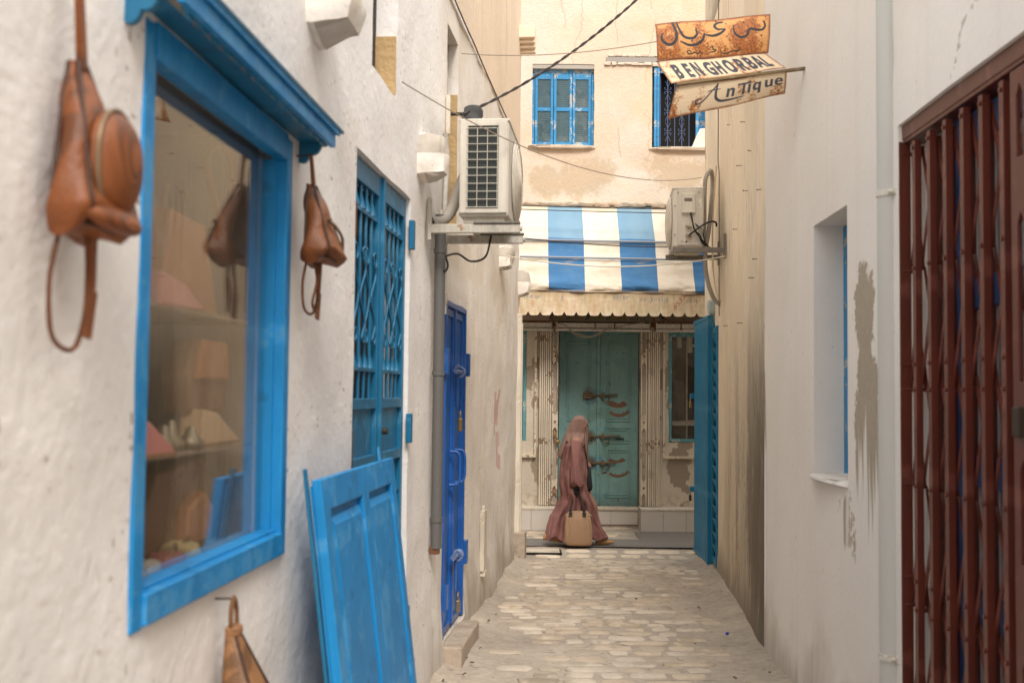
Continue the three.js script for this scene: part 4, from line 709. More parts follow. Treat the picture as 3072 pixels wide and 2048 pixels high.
{ // teal double door
  const t = thing('wooden_door', 'weathered teal double door with rusty bolts at the end of the alley', 'door'); t.position.set(1.198, 0, -14.86);
  const arcs = (x, y) => { let d = 9; for (const [cx, cy, r, a0, a1, w] of [[.28, 1.64, .16, -2.5, -.5, .032], [.26, 1.75, .13, -2.6, -.6, .045], [.27, .82, .17, -2.4, -.5, .028], [.25, .98, .13, -2.5, -.6, .03], [.05, .83, .14, -1.6, -1, .015]]) { const a = Math.atan2(y - cy, x - cx); if (a > a0 && a < a1) d = Math.min(d, Math.abs(Math.hypot(x - cx, (y - cy) * 1.15) - r) / w); } return d; };
  const map = colorTex(512, 1024, -.6, .6, .2, 2.75, (x, y) => {
    const n = S(NA, x, y), m = S(NB, x * 1.2, y * 1.2), f = S(NF, x, y), sp = S(SP, x * 3.1, y * 3.1);
    let c = mix3([.165, .30, .285], [.20, .36, .34], n).map((v) => v * (.85 + .2 * m + .15 * (f - .5)));
    c = mix3(c, [.09, .19, .14], .7 * sm(.5, .1, Math.hypot(x - .04, (y - 1.25) * .6)) * sm(.4, .6, m));
    c = mix3(c, [.012, .02, .025], .85 * sm(.82, .88, sp) * sm(.45, .6, f)); c = mix3(c, [.13, .075, .04], .8 * sm(.78, .82, .7 * m + .3 * f));
    for (const yy of [1.76, 1.2, .84]) c = mix3(c, [.085, .045, .025], .85 * sm(.13, .03, Math.hypot(x + .13, y - yy) + .1 * (m - .5)));
    c = mix3(c, [.15, .06, .028], .95 * sm(1.15, .8, arcs(x, y) + .9 * (m - .5))); c = mix3(c, [.03, .2, .3], .5 * sm(.8, .83, S(NB, x + .3, y * 1.1 + .4)));
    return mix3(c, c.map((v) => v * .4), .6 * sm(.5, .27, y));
  });
  const mt = std(null, .55, { map, bumpMap: bumpMetal, bumpScale: .002 });
  mb().rbox(0, 2.66, .02, 1.13, .07, .08, .006).build('door_head', mt, t);
  for (const sg of [-1, 1]) {
    const w = .545, cx = sg * w / 2 + sg * .004, pn = (y0, y1) => { for (const [pw, ph, z, d] of [[.33, y1 - y0, .026, .012], [.27, y1 - y0 - .07, .034, .008]]) { const s = new THREE.Shape(), a = pw / 2, h = ph / 2; s.moveTo(-a, -h); s.lineTo(a, -h); s.lineTo(a, h); s.lineTo(-a, h); s.lineTo(-a, -h); const k = .013, q = new THREE.Path(); q.moveTo(-a + k, -h + k); q.lineTo(-a + k, h - k); q.lineTo(a - k, h - k); q.lineTo(a - k, -h + k); s.holes.push(q); mb().add(new THREE.ExtrudeGeometry(s, { depth: d, bevelEnabled: true, bevelSize: .003, bevelThickness: .003, bevelSegments: 1 }).translate(cx, (y0 + y1) / 2, .02)).build('moulding', mt, t); } };
    mb().rbox(cx, 1.45, 0, w - .006, 2.36, .045, .004).build('leaf', mt, t); pn(1.42, 2.5); pn(1.12, 1.34); pn(.38, 1.04);
  }
  mb().rbox(-.005, 1.45, .035, .05, 2.34, .03, .008).build('meeting_strip', mt, t);
  const ru = paint([.12, .085, .05], [.2, .1, .05], .8, .3, { r: .8 });
  for (const [y, l] of [[1.77, .42], [1.21, .46], [.85, .4]]) { mb().cyl(V(-.16, y, .06), V(-.16 + l, y + .01, .06), .013).rbox(-.15, y, .045, .12, .09, .02, .01).cyl(V(.06, y - .03, .06), V(.06, y + .04, .06), .016).rbox(.03, y, .05, .05, .05, .03).build('bolt', ru, t); mb().tube(ring(12, (a) => V(.1 + Math.cos(a) * .05, y - .04 + Math.sin(a) * .04, .065)), .008, 20, 5, true).build('bolt_ring', ru, t); }
  mb().rbox(.29, 1.185, .045, .12, .016, .02, .004).build('letter_slot', M.dark, t);
}
// folded scissor gates each side of the teal door
for (const [x0, dir, lab] of [[.372, 1, 'rusty cream folded scissor gate left of the teal door'], [1.985, -1, 'rusty cream folded scissor gate right of the teal door']]) {
  const t = thing('folded_gate', lab, 'gate'); t.position.set(x0, 0, -14.44);
  for (let i = 0; i < 6; i++) { const x = dir * (.012 + i * .027); mb().rbox(x, 1.49, .012 * (i % 2), .019, 2.36, .05, .003).build('channel', M.cream, t); }
  mb().rbox(dir * .245, 1.49, -.01, .014, 2.36, .03, .003).rbox(dir * .178, 1.49, -.01, .014, 2.36, .03, .003).build('end_post', M.cream, t);
  for (const y of [2.3, 1.42, .55]) { const s = new THREE.Shape(); const a = .034, h = .13; s.moveTo(-a, -h); s.lineTo(0, -h * .55); s.lineTo(a, -h); s.lineTo(a, -h * .3); s.lineTo(.022, 0); s.lineTo(a, h * .3); s.lineTo(a, h); s.lineTo(0, h * .55); s.lineTo(-a, h); s.lineTo(-a, h * .3); s.lineTo(-.022, 0); s.lineTo(-a, -h * .3); mb().add(new THREE.ExtrudeGeometry(s, { depth: .008, bevelEnabled: true, bevelSize: .002, bevelThickness: .002, bevelSegments: 1 }).translate(dir * .212, y, -.004)).build('cross_plate', M.cream, t); mb().cyl(V(dir * .212, y, -.02), V(dir * .212, y, .02), .014).build('rivet', M.rust, t); }
  mb().box(dir * .12, 1.49, -.035, .25, 2.36, .01).build('backing', M.concrete, t);
  if (dir > 0) mb().tube([V(.2, 1.3, .03), V(.22, 1.22, .05), V(.25, 1.17, .05)], .014, 10, 6).rbox(.25, 1.15, .05, .05, .05, .04, .012).build('padlock', M.brass, t);
}
{ // shop sign under the awning
  const t = thing('shop_sign', 'rusty lettered shop board half hidden under the striped awning above the door', 'sign'); t.position.set(1.2, 2.83, -14.33);
  const map = canvasTex(1024, 176, -.67, .67, -.115, .115, (g, w, h) => {
    g.fillStyle = css(128, 116, 95); g.fillRect(0, 0, w, h); const r = rng(8); for (let i = 0; i < 500; i++) { g.fillStyle = css(90 + 60 * r(), 60 + 40 * r(), 30, .12); g.fillRect(w * r(), h * r(), 4 + 30 * r(), 2 + 6 * r()); }
    g.fillStyle = css(70, 34, 14); for (let i = 0; i < 160; i++) { g.globalAlpha = .4; g.beginPath(); g.ellipse(w * r(), h - 12 * r() ** 2 - 2, 10 + 30 * r(), 6 + 14 * r() * r(), 0, 0, 7); g.fill(); } g.globalAlpha = 1; g.fillStyle = css(60, 28, 12, .9); g.fillRect(0, h * .86, w, h);
    g.textBaseline = 'alphabetic'; const put = (txt, x, c, f) => { g.font = f; g.fillStyle = c; g.fillText(txt, x, h * .72); return x + g.measureText(txt).width; };
    const ol = css(120, 98, 30), bk = css(22, 20, 18), A = 'bold 76px sans-serif', B = 'bold italic 96px serif';
    g.save(); g.scale(.78, 1); let x = 30; x = put('TEE ', x, ol, A); x = put('S', x, bk, B); x = put('HIRT ', x + 4, ol, A); x = put('S', x, bk, B); x = put('PORT ', x + 4, ol, A); x = put('S', x, bk, B); x = put('WEAR', x + 4, ol, A); put('50.712', 1000, css(50, 48, 46), '72px sans-serif'); g.restore();
  });
  mb().rbox(0, 0, 0, 1.34, .23, .02, .003).build('board', std(null, .7, { map, bumpMap: bumpMetal, bumpScale: .001 }), t); mb().rbox(0, -.125, 0, 1.4, .03, .04).rbox(0, .125, 0, 1.4, .03, .04).rbox(-.69, 0, 0, .03, .26, .04).rbox(.69, 0, 0, .03, .26, .04).build('frame', M.rust, t);
  const t2 = thing('shop_sign', 'dirty cream board with sideways black characters under the right end of the awning', 'sign'); t2.position.set(2.36, 2.82, -14.34);
  const m2 = canvasTex(512, 160, -.4, .4, -.125, .125, (g, w, h) => { g.fillStyle = css(118, 104, 84); g.fillRect(0, 0, w, h); const r = rng(9); for (let i = 0; i < 200; i++) { g.fillStyle = css(70, 50, 30, .12); g.fillRect(w * r(), h * r(), 3 + 30 * r(), 3 + 20 * r()); } g.fillStyle = css(20, 19, 18); g.font = 'bold 90px sans-serif'; for (const [s, x] of [['1', 250], ['SR', 350]]) { g.save(); g.translate(x, 20); g.rotate(Math.PI / 2); g.fillText(s, 0, 0); g.restore(); } g.fillRect(20, 30, 40, 60); });
  mb().rbox(0, 0, 0, .8, .25, .018, .003).build('board', std(null, .8, { map: m2 }), t2); mb().rbox(-.32, -.01, .02, .03, .26, .03).build('strut', M.rust, t2);
}
{ // awning hardware under the valance
  const t = thing('awning_rail', 'pair of long white rails with clamps fixed across the shopfront above the door', 'rail'); t.position.set(0, 0, -14.3);
  for (const [x0, x1] of [[-.6, .52], [.6, 1.82], [1.92, 3.2]]) { mb().rbox((x0 + x1) / 2, 2.70, 0, x1 - x0, .06, .03, .006).build('rail', M.white, t); mb().cyl(V(x0, 2.64, .02), V(x1, 2.635, .02), .018, .018, 10).build('tube', M.white, t); }
  for (const x of [.1, .53, .58, 1.1, 1.36, 1.83, 1.9, 2.24, 2.45]) mb().rbox(x, 2.69, .012, .014, .1, .05, .003).build('clamp', M.rust, t);
  for (const x of [.53, .59, 1.83, 1.91]) mb().rbox(x, 2.68, .02, .018, .13, .03, .003).build('bracket', M.cream, t);
  mb().box(1.2, 2.745, -.05, 4, .03, .06).build('back_bar', M.rust, t);
  const c = thing('loose_cable', 'loose pale loop of cable sagging in front of the top of the teal door', 'cable'); mb().tube([V(.56, 2.73, -14.22), V(.7, 2.69, -14.2), V(.82, 2.6, -14.2), V(1.0, 2.55, -14.2), V(1.14, 2.57, -14.2), V(1.25, 2.66, -14.21), V(1.32, 2.7, -14.22)], .008, 40, 6).tube([V(.7, 2.69, -14.19), V(.85, 2.56, -14.19), V(1.02, 2.535, -14.19), V(1.16, 2.6, -14.2), V(1.5, 2.7, -14.22), V(1.75, 2.74, -14.22)], .007, 40, 6).build('cable', std([.36, .3, .22], .7), c);
}
{ // striped awning
  const t = thing('striped_awning', 'faded blue and cream striped canvas awning over the shopfront', 'awning');
  const prof = [[.02, 4.33], [.1, 4.24], [.3, 3.99], [.47, 3.76], [.56, 3.56], [.66, 3.40], [.75, 3.24], [.79, 3.13], [.785, 3.09]];
  const cv = new THREE.CatmullRomCurve3(prof.map(([a, b]) => V(a, b, 0)));
  const mk = (base, dirt) => std(null, .85, { map: colorTex(256, 512, 0, .7, 0, 1.6, (x, y) => { const m = S(NB, x * .7, y * .7), f = S(NF, x, y), h = S(ST, y * .12, x * .3 + .2), n = S(NA, x * .5, y * .5); let c = base.map((v) => v * (.88 + .18 * n + .06 * f)); c = mix3(c, dirt, .35 * sm(.55, .8, h) + .2 * sm(.5, .8, m)); c = mix3(c, [.22, .15, .08], .75 * sm(1.36, 1.56, y + .12 * (m - .5))); c = mix3(c, [.45, .33, .2], .45 * sm(.62, .8, m) * sm(.02, 0, Math.abs(y - .86 - .05 * (n - .5)) - .03)); return c; }), side: THREE.DoubleSide });
  const cream = mk([.74, .665, .555], [.55, .42, .26]), fade = mk([.17, .31, .44], [.28, .40, .46]), blue = mk([.045, .165, .36], [.12, .25, .40]);
  const X0 = .459, W = .467;
  const sheet = (x0, x1, t0, t1, nx, nt, seed) => {
    const P = [], U = [], I = [];
    for (let j = 0; j <= nt; j++) for (let i = 0; i <= nx; i++) { const tt = lerp(t0, t1, j / nt), q = cv.getPoint(tt), x = lerp(x0, x1, i / nx), lo = sm(.55, .95, tt); const wv = (.006 + .05 * lo) * (S(NB, x * .35, tt * .8) - .5) * 2 + .016 * lo * Math.sin(x * 13.4 + tt * 9) * sm(.7, 1, tt) + .012 * Math.sin(tt * 25); P.push(x, q.y + .006 * Math.sin(x * 5) - .01 * (x - 1), -14.5 + q.x + wv); U.push(x - x0, tt * 1.6); }
    for (let j = 0; j < nt; j++) for (let i = 0; i < nx; i++) { const a = j * (nx + 1) + i; I.push(a, a + 1, a + nx + 2, a, a + nx + 2, a + nx + 1); }
    const g = new THREE.BufferGeometry(); g.setAttribute('position', new THREE.Float32BufferAttribute(P, 3)); g.setAttribute('uv', new THREE.Float32BufferAttribute(U, 2)); g.setIndex(I); g.computeVertexNormals(); return g;
  };
  for (let k = -3; k <= 5; k++) { const a = X0 + k * W, isBlue = ((k % 2) + 2) % 2 === 0; if (isBlue) { mesh('stripe', sheet(a, a + W, 0, .34, 20, 16, k), fade, t); mesh('stripe', sheet(a, a + W, .34, 1, 24, 40, k), blue, t); } else mesh('stripe', sheet(a, a + W, 0, 1, 24, 56, k), cream, t); }
  const rod = std([.28, .30, .34], .5); for (const [z, y] of [[.475, 3.785], [.60, 3.545]]) mb().cyl(V(-1, y + .02, -14.48 + z), V(3.3, y - .02, -14.48 + z), .014, .014, 10).build('frame_tube', rod, t);
  mb().cyl(V(-1, 3.10, -13.735), V(3.3, 3.06, -13.735), .026, .026, 10).build('front_bar', std([.22, .16, .1], .7), t);
  // valance with notched hem
  const s = new THREE.Shape(), x0 = -.95, x1 = 3.27, p = .1535; s.moveTo(x0, 3.1); s.lineTo(x0, 2.795); for (let x = x0; x < x1; x += p) { s.lineTo(x + p * .32, 2.79); s.lineTo(x + p * .5, 2.835); s.lineTo(x + p * .68, 2.79); s.lineTo(x + p, 2.785); } s.lineTo(x1, 3.1);
  const vm = canvasTex(2048, 200, -.2, 2.8, 2.77, 3.1, (g, w, h) => {
    const r = rng(21), X = (x) => (x + .2) / 3 * w, Y = (y) => (3.1 - y) / .33 * h;
    g.fillStyle = css(234, 221, 197); g.fillRect(0, 0, w, h); for (let i = 0; i < 900; i++) { g.fillStyle = css(150 + 40 * r(), 115 + 40 * r(), 70 + 30 * r(), .07); g.fillRect(w * r(), h * r() - 40, 6 + 50 * r(), 20 + 100 * r()); }
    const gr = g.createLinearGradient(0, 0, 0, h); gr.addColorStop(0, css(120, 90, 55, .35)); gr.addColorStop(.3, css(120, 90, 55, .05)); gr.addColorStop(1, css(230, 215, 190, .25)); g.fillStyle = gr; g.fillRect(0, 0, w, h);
    g.lineCap = 'round'; const scr = (xa, xb, y) => { for (let i = 0; i < (xb - xa) * 130; i++) { g.strokeStyle = css(60, 95, 120, .25 + .4 * r()); g.lineWidth = 1 + 2 * r(); const x = lerp(xa, xb, r()); g.beginPath(); g.moveTo(X(x), Y(y + .02 * r())); g.quadraticCurveTo(X(x + .01), Y(y - .02 * r()), X(x - .02 + .04 * r()), Y(y - .02 - .05 * r() * r())); g.stroke(); } };
    scr(.12, .36, 3.03); scr(.6, .64, 3.02); scr(1.28, 1.55, 3.03); scr(1.58, 1.98, 3.01); scr(2.22, 2.4, 3.0);
    g.save(); g.translate(X(2.075), Y(2.865)); g.rotate(-.85); g.scale(1, .75); g.fillStyle = css(150, 52, 36, .85); g.font = 'italic 62px sans-serif'; g.fillText('653367', 0, 0); g.restore();
  });
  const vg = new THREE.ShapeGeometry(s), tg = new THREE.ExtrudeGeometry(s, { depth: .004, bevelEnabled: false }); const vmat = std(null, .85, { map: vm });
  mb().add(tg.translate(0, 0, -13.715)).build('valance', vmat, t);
}

// ---------- air conditioners ----------
function acBody(t, w, h, l) { // box: w across (x), h up, l deep (-z); front (fan side) faces +x
  mb().rbox(0, h / 2, -l / 2, w, h, l, .018).build('casing', M.acWhite, t);
  mb().rbox(0, h + .004, -l / 2, w + .008, .02, l + .008, .008).build('top_cover', M.acWhite, t);
  mb().rbox(0, -.012, -l / 2, w - .05, .05, l - .06, .006).build('base_pan', M.acWhite, t);
  const q = []; for (let j = 0; j <= 6; j++) { const k = j / 6; q.push(ring(40, (a) => V(w / 2 + .004 + .038 * Math.sin(k * 1.4), h / 2 + Math.cos(a) * h * .44 * Math.cos(k * 1.35), -l * .6 + Math.sin(a) * h * .44 * Math.cos(k * 1.35)))); }
  mb().add(loft(q), true).build('fan_guard', M.acWhite, t);
  const fg = mb(); for (let k = 1; k < 9; k++) { const r = h * .44 * k / 9, z = w / 2 + .038 * Math.sin(Math.acos(Math.min(1, k / 9)) / 1.35 * 1.4) + .004; fg.tube(ring(36, (a) => V(z, h / 2 + Math.cos(a) * r, -l * .6 + Math.sin(a) * r)), .004, 48, 4, true); } fg.build('guard_ring', M.creamClean, t);
}
{
  const t = thing('air_conditioner', 'cream outdoor air conditioner with wire grille end on the left wall', 'air conditioner'); t.position.set(-.181, 2.855, -6.46); t.rotation.y = -.095;
  const w = .3, h = .585, l = .72; acBody(t, w, h, l);
  mb().box(-.008, .3, .002, .19, .50, .006).build('coil', M.coil, t);
  const fin = mb(); for (let i = 0; i < 34; i++) fin.box(-.008, .062 + i * .0141, .006, .186, .003, .004); tag(fin.build('coil_fins', std([.06, .075, .07], .5), t), null, null, null, 'stuff');
  mb().rbox(-.121, .3, .006, .05, .56, .022, .006).rbox(.115, .3, .006, .055, .56, .022, .006).rbox(-.008, .565, .006, .2, .03, .02, .005).rbox(-.008, .035, .006, .2, .03, .02, .005).build('end_frame', M.acWhite, t);
  for (let i = 0; i < 4; i++) mb().cyl(V(-.1 + i * .0613, .055, .02), V(-.1 + i * .0613, .535, .02), .0026, .0026, 6).build('grille_wire', M.grid, t);
  for (let i = 0; i < 11; i++) mb().cyl(V(-.104, .055 + i * .048, .022), V(.088, .055 + i * .048, .022), .0026, .0026, 6).build('grille_wire', M.grid, t);
  mb().rbox(w / 2 + .003, .1, -.6, .006, .05, .1, .002).build('badge', std([.4, .01, .03], .4), t);
  const b = thing('wall_bracket', 'rusty cream steel bracket arms under the left air conditioner', 'bracket'); WL.place(b, 10.5, 2.78, .0);
  for (const [dx, L, y] of [[.0, .56, 0], [.46, .54, 0]]) { mb().rbox(dx, y, L / 2, .03, .055, L, .006).build('arm', M.bracket, b); mb().rbox(dx, y + .06, .012, .04, .26, .022, .004).build('wall_plate', M.bracket, b); mb().rbox(dx, y + .034, L * .75, .05, .012, .28, .003).build('rubber_foot', M.bracketDark, b); mb().cyl(V(dx, y, L), V(dx, y, L + .012), .016).build('end_cap', M.bracket, b); }
  const hs = thing('insulated_hose', 'thick grey insulated hose curving from the wall to the left air conditioner', 'hose'); mb().tube([WL.p(10.7, 2.85, .0), WL.p(10.72, 2.87, .06), WL.p(10.79, 2.95, .1), WL.p(10.86, 3.07, .125), WL.p(10.95, 3.2, .155)], .036, 30, 10).build('hose', M.hose, hs);
  const cb = thing('power_cable', 'thin black cable looping under the left air conditioner bracket', 'cable'); mb().tube([WL.p(10.7, 2.8, .03), WL.p(10.72, 2.68, .06), WL.p(10.72, 2.58, .09), WL.p(10.7, 2.54, .07), WL.p(10.72, 2.62, .05), WL.p(10.74, 2.66, .14), WL.p(10.8, 2.62, .22), WL.p(10.9, 2.66, .3), WL.p(10.95, 2.8, .33)], .007, 70, 6).build('cable', M.black, cb);
}
{
  const t = thing('air_conditioner', 'cream outdoor air conditioner with wiring cover on the right wall', 'air conditioner'); t.position.set(1.70, 3.225, -10.4); t.rotation.y = -.085; t.scale.x = 1;
  const w = .3, h = .57, l = .76; const inner = t;
  // fan side faces the alley (-x): build mirrored by turning the bulge
  mb().rbox(0, h / 2, -l / 2, w, h, l, .018).build('casing', M.acWhite, t); mb().rbox(0, h + .004, -l / 2, w + .008, .02, l + .008, .008).build('top_cover', M.acWhite, t); mb().rbox(.01, -.012, -l / 2, w - .06, .05, l - .06, .006).build('base_pan', M.acWhite, t);
  const q = []; for (let j = 0; j <= 6; j++) { const k = j / 6; q.push(ring(40, (a) => V(-w / 2 - .005 - .05 * Math.sin(k * 1.4), h / 2 + Math.cos(a) * h * .46 * Math.cos(k * 1.35), -l * .45 + Math.sin(a) * h * .46 * Math.cos(k * 1.35)))); } mb().add(loft(q), true).build('fan_guard', M.acWhite, t);
  mb().rbox(.02, .29, .005, .24, .55, .012, .005).build('end_panel', M.acWhite, t); mb().rbox(.0, .42, .02, .13, .2, .035, .008).build('terminal_cover', M.acWhite, t); mb().rbox(-.005, .455, .034, .075, .034, .012, .003).build('grip_recess', M.bracketDark, t); mb().rbox(.0, .335, .03, .12, .02, .03, .006).build('cover_lip', M.acWhite, t);
  const lab = canvasTex(128, 192, .075, .125, .38, .47, (g, ww, hh) => { g.fillStyle = css(225, 220, 208); g.fillRect(0, 0, ww, hh); g.fillStyle = css(150, 146, 138); const r = rng(4); for (let i = 0; i < 14; i++) g.fillRect(12, 10 + i * 12, 30 + 70 * r(), 5); }); mb().box(.1, .425, .0125, .05, .09, .003).build('label', std(null, .6, { map: lab }), t);
  for (const [x, y] of [[.0, .19], [.0, .105]]) mb().cyl(V(x, y, 0), V(x, y, .05), .012).cyl(V(x - .03, y + .01, .04), V(x + .03, y - .01, .04), .009).rbox(x, y, .045, .03, .022, .02).build('valve', M.steel, t);
  mb().rbox(.0, .14, .008, .16, .18, .012, .004).build('valve_plate', M.acWhite, t); mb().cyl(V(-.02, .05, .01), V(-.02, .05, .016), .009).cyl(V(-.06, .06, .01), V(-.06, .06, .016), .004).cyl(V(.07, .06, .01), V(.07, .06, .016), .004).build('drain_hole', M.dark, t);
  for (const [x, y] of [[-.1, .53], [.1, .53], [-.13, .4], [-.13, .12]]) mb().cyl(V(x, y, 0), V(x, y, .016), .006).build('screw', M.bracketDark, t);
  const b = thing('wall_bracket', 'dark grey steel bracket arms under the right air conditioner', 'bracket'); WR.place(b, RS(14.24), 3.175, 0);
  for (const [dx, L] of [[0, .5], [-.55, .54]]) { mb().rbox(dx, 0, L / 2 + .0, .035, .05, L, .005).build('arm', M.bracketDark, b); mb().rbox(dx, .04, .012, .045, .24, .022, .004).build('wall_plate', M.bracketDark, b); }
  const cb = thing('power_cable', 'bundle of thin black cables hanging out of the right air conditioner', 'cable'), A = (x, y, z) => V(x, y, z).applyAxisAngle(V(0, 1, 0), -.085).add(V(1.70, 3.225, -10.4));
  const r = rng(13); const cm = mb(); for (let i = 0; i < 5; i++) cm.tube([A(.01 + i * .004, .33, .04), A(.03, .25, .06 + .01 * i), A(.05 + .01 * r(), .16, .06), A(.09 + .03 * r(), .09 + .03 * r(), .05), A(.13 + .03 * r(), .03 + .02 * r(), .03), A(.2, -.0, .0), A(.26, -.02, -.06)], .0055, 30, 5); cm.tube([A(.0, .105, .05), A(.07, .16, .07), A(.16, .22, .05), A(.22, .245, .02), A(.27, .24, -.04), A(.275, .21, -.06)], .0095, 30, 6); for (let i = 0; i < 3; i++) cm.tube([A(.06, .22, .05), A(.1 + .02 * i, .15, .07), A(.14, .08 + .02 * i, .06), A(.17, .0, .03)], .003, 20, 4); cm.build('cable', M.black, cb);
  const hs = thing('insulated_hose', 'long looped grey corrugated hose beside the right air conditioner', 'hose');
  const hp = [[-.02, .05, .17], [.02, .28, .16], [.05, .62, .16], [.08, .76, .15], [.03, .84, .10], [-.1, .76, .07], [-.1, .55, .08], [-.06, .25, .11], [.04, .02, .15], [.08, -.16, .15], [.02, -.36, .1], [-.08, -.46, .04], [-.12, -.50, -.02]].map(([a, y, w2]) => WR.p(RS(14.75) + a * .8, 3.2 + y, w2)); const hc = new THREE.CatmullRomCurve3(hp), hg = new THREE.TubeGeometry(hc, 260, .022, 10), pa = hg.attributes.position, ctr = V(), vv = V();
  for (let i = 0; i <= 260; i++) { hc.getPointAt(i / 260, ctr); const k = 1 + .09 * Math.sin(i * 1.9) * (i < 150 ? 1 : .3); for (let j = 0; j <= 10; j++) { const id = i * 11 + j; vv.fromBufferAttribute(pa, id).sub(ctr).multiplyScalar(k).add(ctr); pa.setXYZ(id, vv.x, vv.y, vv.z); } } hg.computeVertexNormals(); mb().add(hg, true).build('hose', M.hose, hs);
  const wr = thing('wire', 'thin dark wire running down the cream wall past the right air conditioner', 'wire'); const pts = []; for (let i = 0; i <= 26; i++) { const y = 6.2 - i * .14; pts.push(WR.p(RS(14.5) + .12 * (S(NA, y * .13, .2) - .5) + (i > 15 ? .1 : 0), y, .045)); } mb().tube(pts, .0055, 120, 5).build('wire', std([.16, .13, .1], .7), wr);
  const cw = thing('wire', 'pale cord hanging straight down beside the looped grey hose', 'wire'); mb().tube([WR.p(RS(14.55), 4.05, .06), WR.p(RS(14.6), 3.5, .09), WR.p(RS(14.62), 3.0, .08), WR.p(RS(14.5), 2.75, .05), WR.p(RS(14.4), 2.7, .03)], .0075, 40, 6).build('wire', std([.62, .5, .33], .7), cw);
}
// ---------- overhead cables ----------
{
  const tw = thing('power_cable', 'thick twisted black cable crossing the alley above the left air conditioner', 'cable');
  const A = V(-.33, 3.625, -7.02), B = V(1.86, 5.9, -8.2), c = []; for (let i = 0; i <= 10; i++) { const k = i / 10; c.push(A.clone().lerp(B, k).add(V(0, -.95 * k * (1 - k) , 0))); }
  const cv = new THREE.CatmullRomCurve3(c), st1 = [], st2 = []; for (let i = 0; i <= 150; i++) { const p = cv.getPointAt(i / 150), a = i * .75; st1.push(p.clone().add(V(Math.cos(a) * .0048, Math.sin(a) * .0048, Math.sin(a * .7) * .003))); st2.push(p.clone().add(V(-Math.cos(a) * .0048, -Math.sin(a) * .0048, 0))); }
  mb().tube(st1, .0058, 500, 6).build('strand', M.cable, tw); mb().tube(st2, .0058, 500, 6).build('strand', M.cable, tw);
  const ins = thing('cable_anchor', 'dark anchor clamp holding the twisted cable to the left wall', 'anchor'); WL.place(ins, 11.12, 3.64, 0); mb().cyl(V(0, 0, -.02), V(0, 0, .12), .012).build('rod', M.nail, ins); const rk = mb(); rk.put(mUV(rock(.04, .045, .06, 6)), 0, 0, .17).build('clamp', std([.06, .06, .06], .7), ins); mb().rbox(-.05, -.02, .02, .03, .26, .03, .006).build('wall_stub', M.creamClean, ins);
  const line = (pts, r, mat, label) => { const t = thing('wire', label, 'wire'); mb().tube(pts, r, 80, 5).build('wire', mat, t); };
  const sag = (a, b, s) => { const q = []; for (let i = 0; i <= 12; i++) { const k = i / 12; q.push(a.clone().lerp(b, k).add(V(0, -4 * s * k * (1 - k), 0))); } return q; };
  const thin = std([.36, .27, .2], .8);
  line(sag(WL.p(9.55, 3.40, .02), V(1.56, 3.6, -8.9), .19), .0035, thin, 'thin brown wire sagging across the alley in front of the shuttered window');
  line(sag(WL.p(11.6, 4.2, .02), V(.98, 4.02, -6.65), .05), .0032, thin, 'faint thin wire strung above the two blue upstairs windows');
  line(sag(WL.p(12.6, 3.1, .02).setZ(-9.9), WR.p(2.3, 3.1, .02), .12), .006, std([.62, .55, .44], .7), 'pale wire slanting across the lower part of the striped awning');
  line(sag(V(-.5, 4.24, -13.9), V(3.0, 4.2, -13.9), .02), .006, M.cable, 'upper dark wire running along the top of the striped awning');
  line(sag(V(-.5, 4.19, -13.92), V(3.0, 4.14, -13.92), .01), .006, M.cable, 'second dark wire just below the topmost one along the awning');
  line(sag(V(-.2, 3.78, -13.5), V(2.6, 3.66, -13.5), .06), .0065, M.cable, 'dark sagging wire across the middle of the striped awning');
  // cable along the white building's top edge
  const t = thing('wire', 'dark cable following the sloping top edge of the left white wall', 'wire'); const pts = []; for (let s = 10; s <= 14.6; s += .2) pts.push(WL.p(s, 4.47 + .02 * (S(NB, s * .3, .1) - .5), .02)); pts.push(WL.p(14.7, 4.3, .03), WL.p(14.75, 4.1, .03)); mb().tube(pts, .006, 120, 5).build('wire', std([.12, .08, .06], .8), t);
}
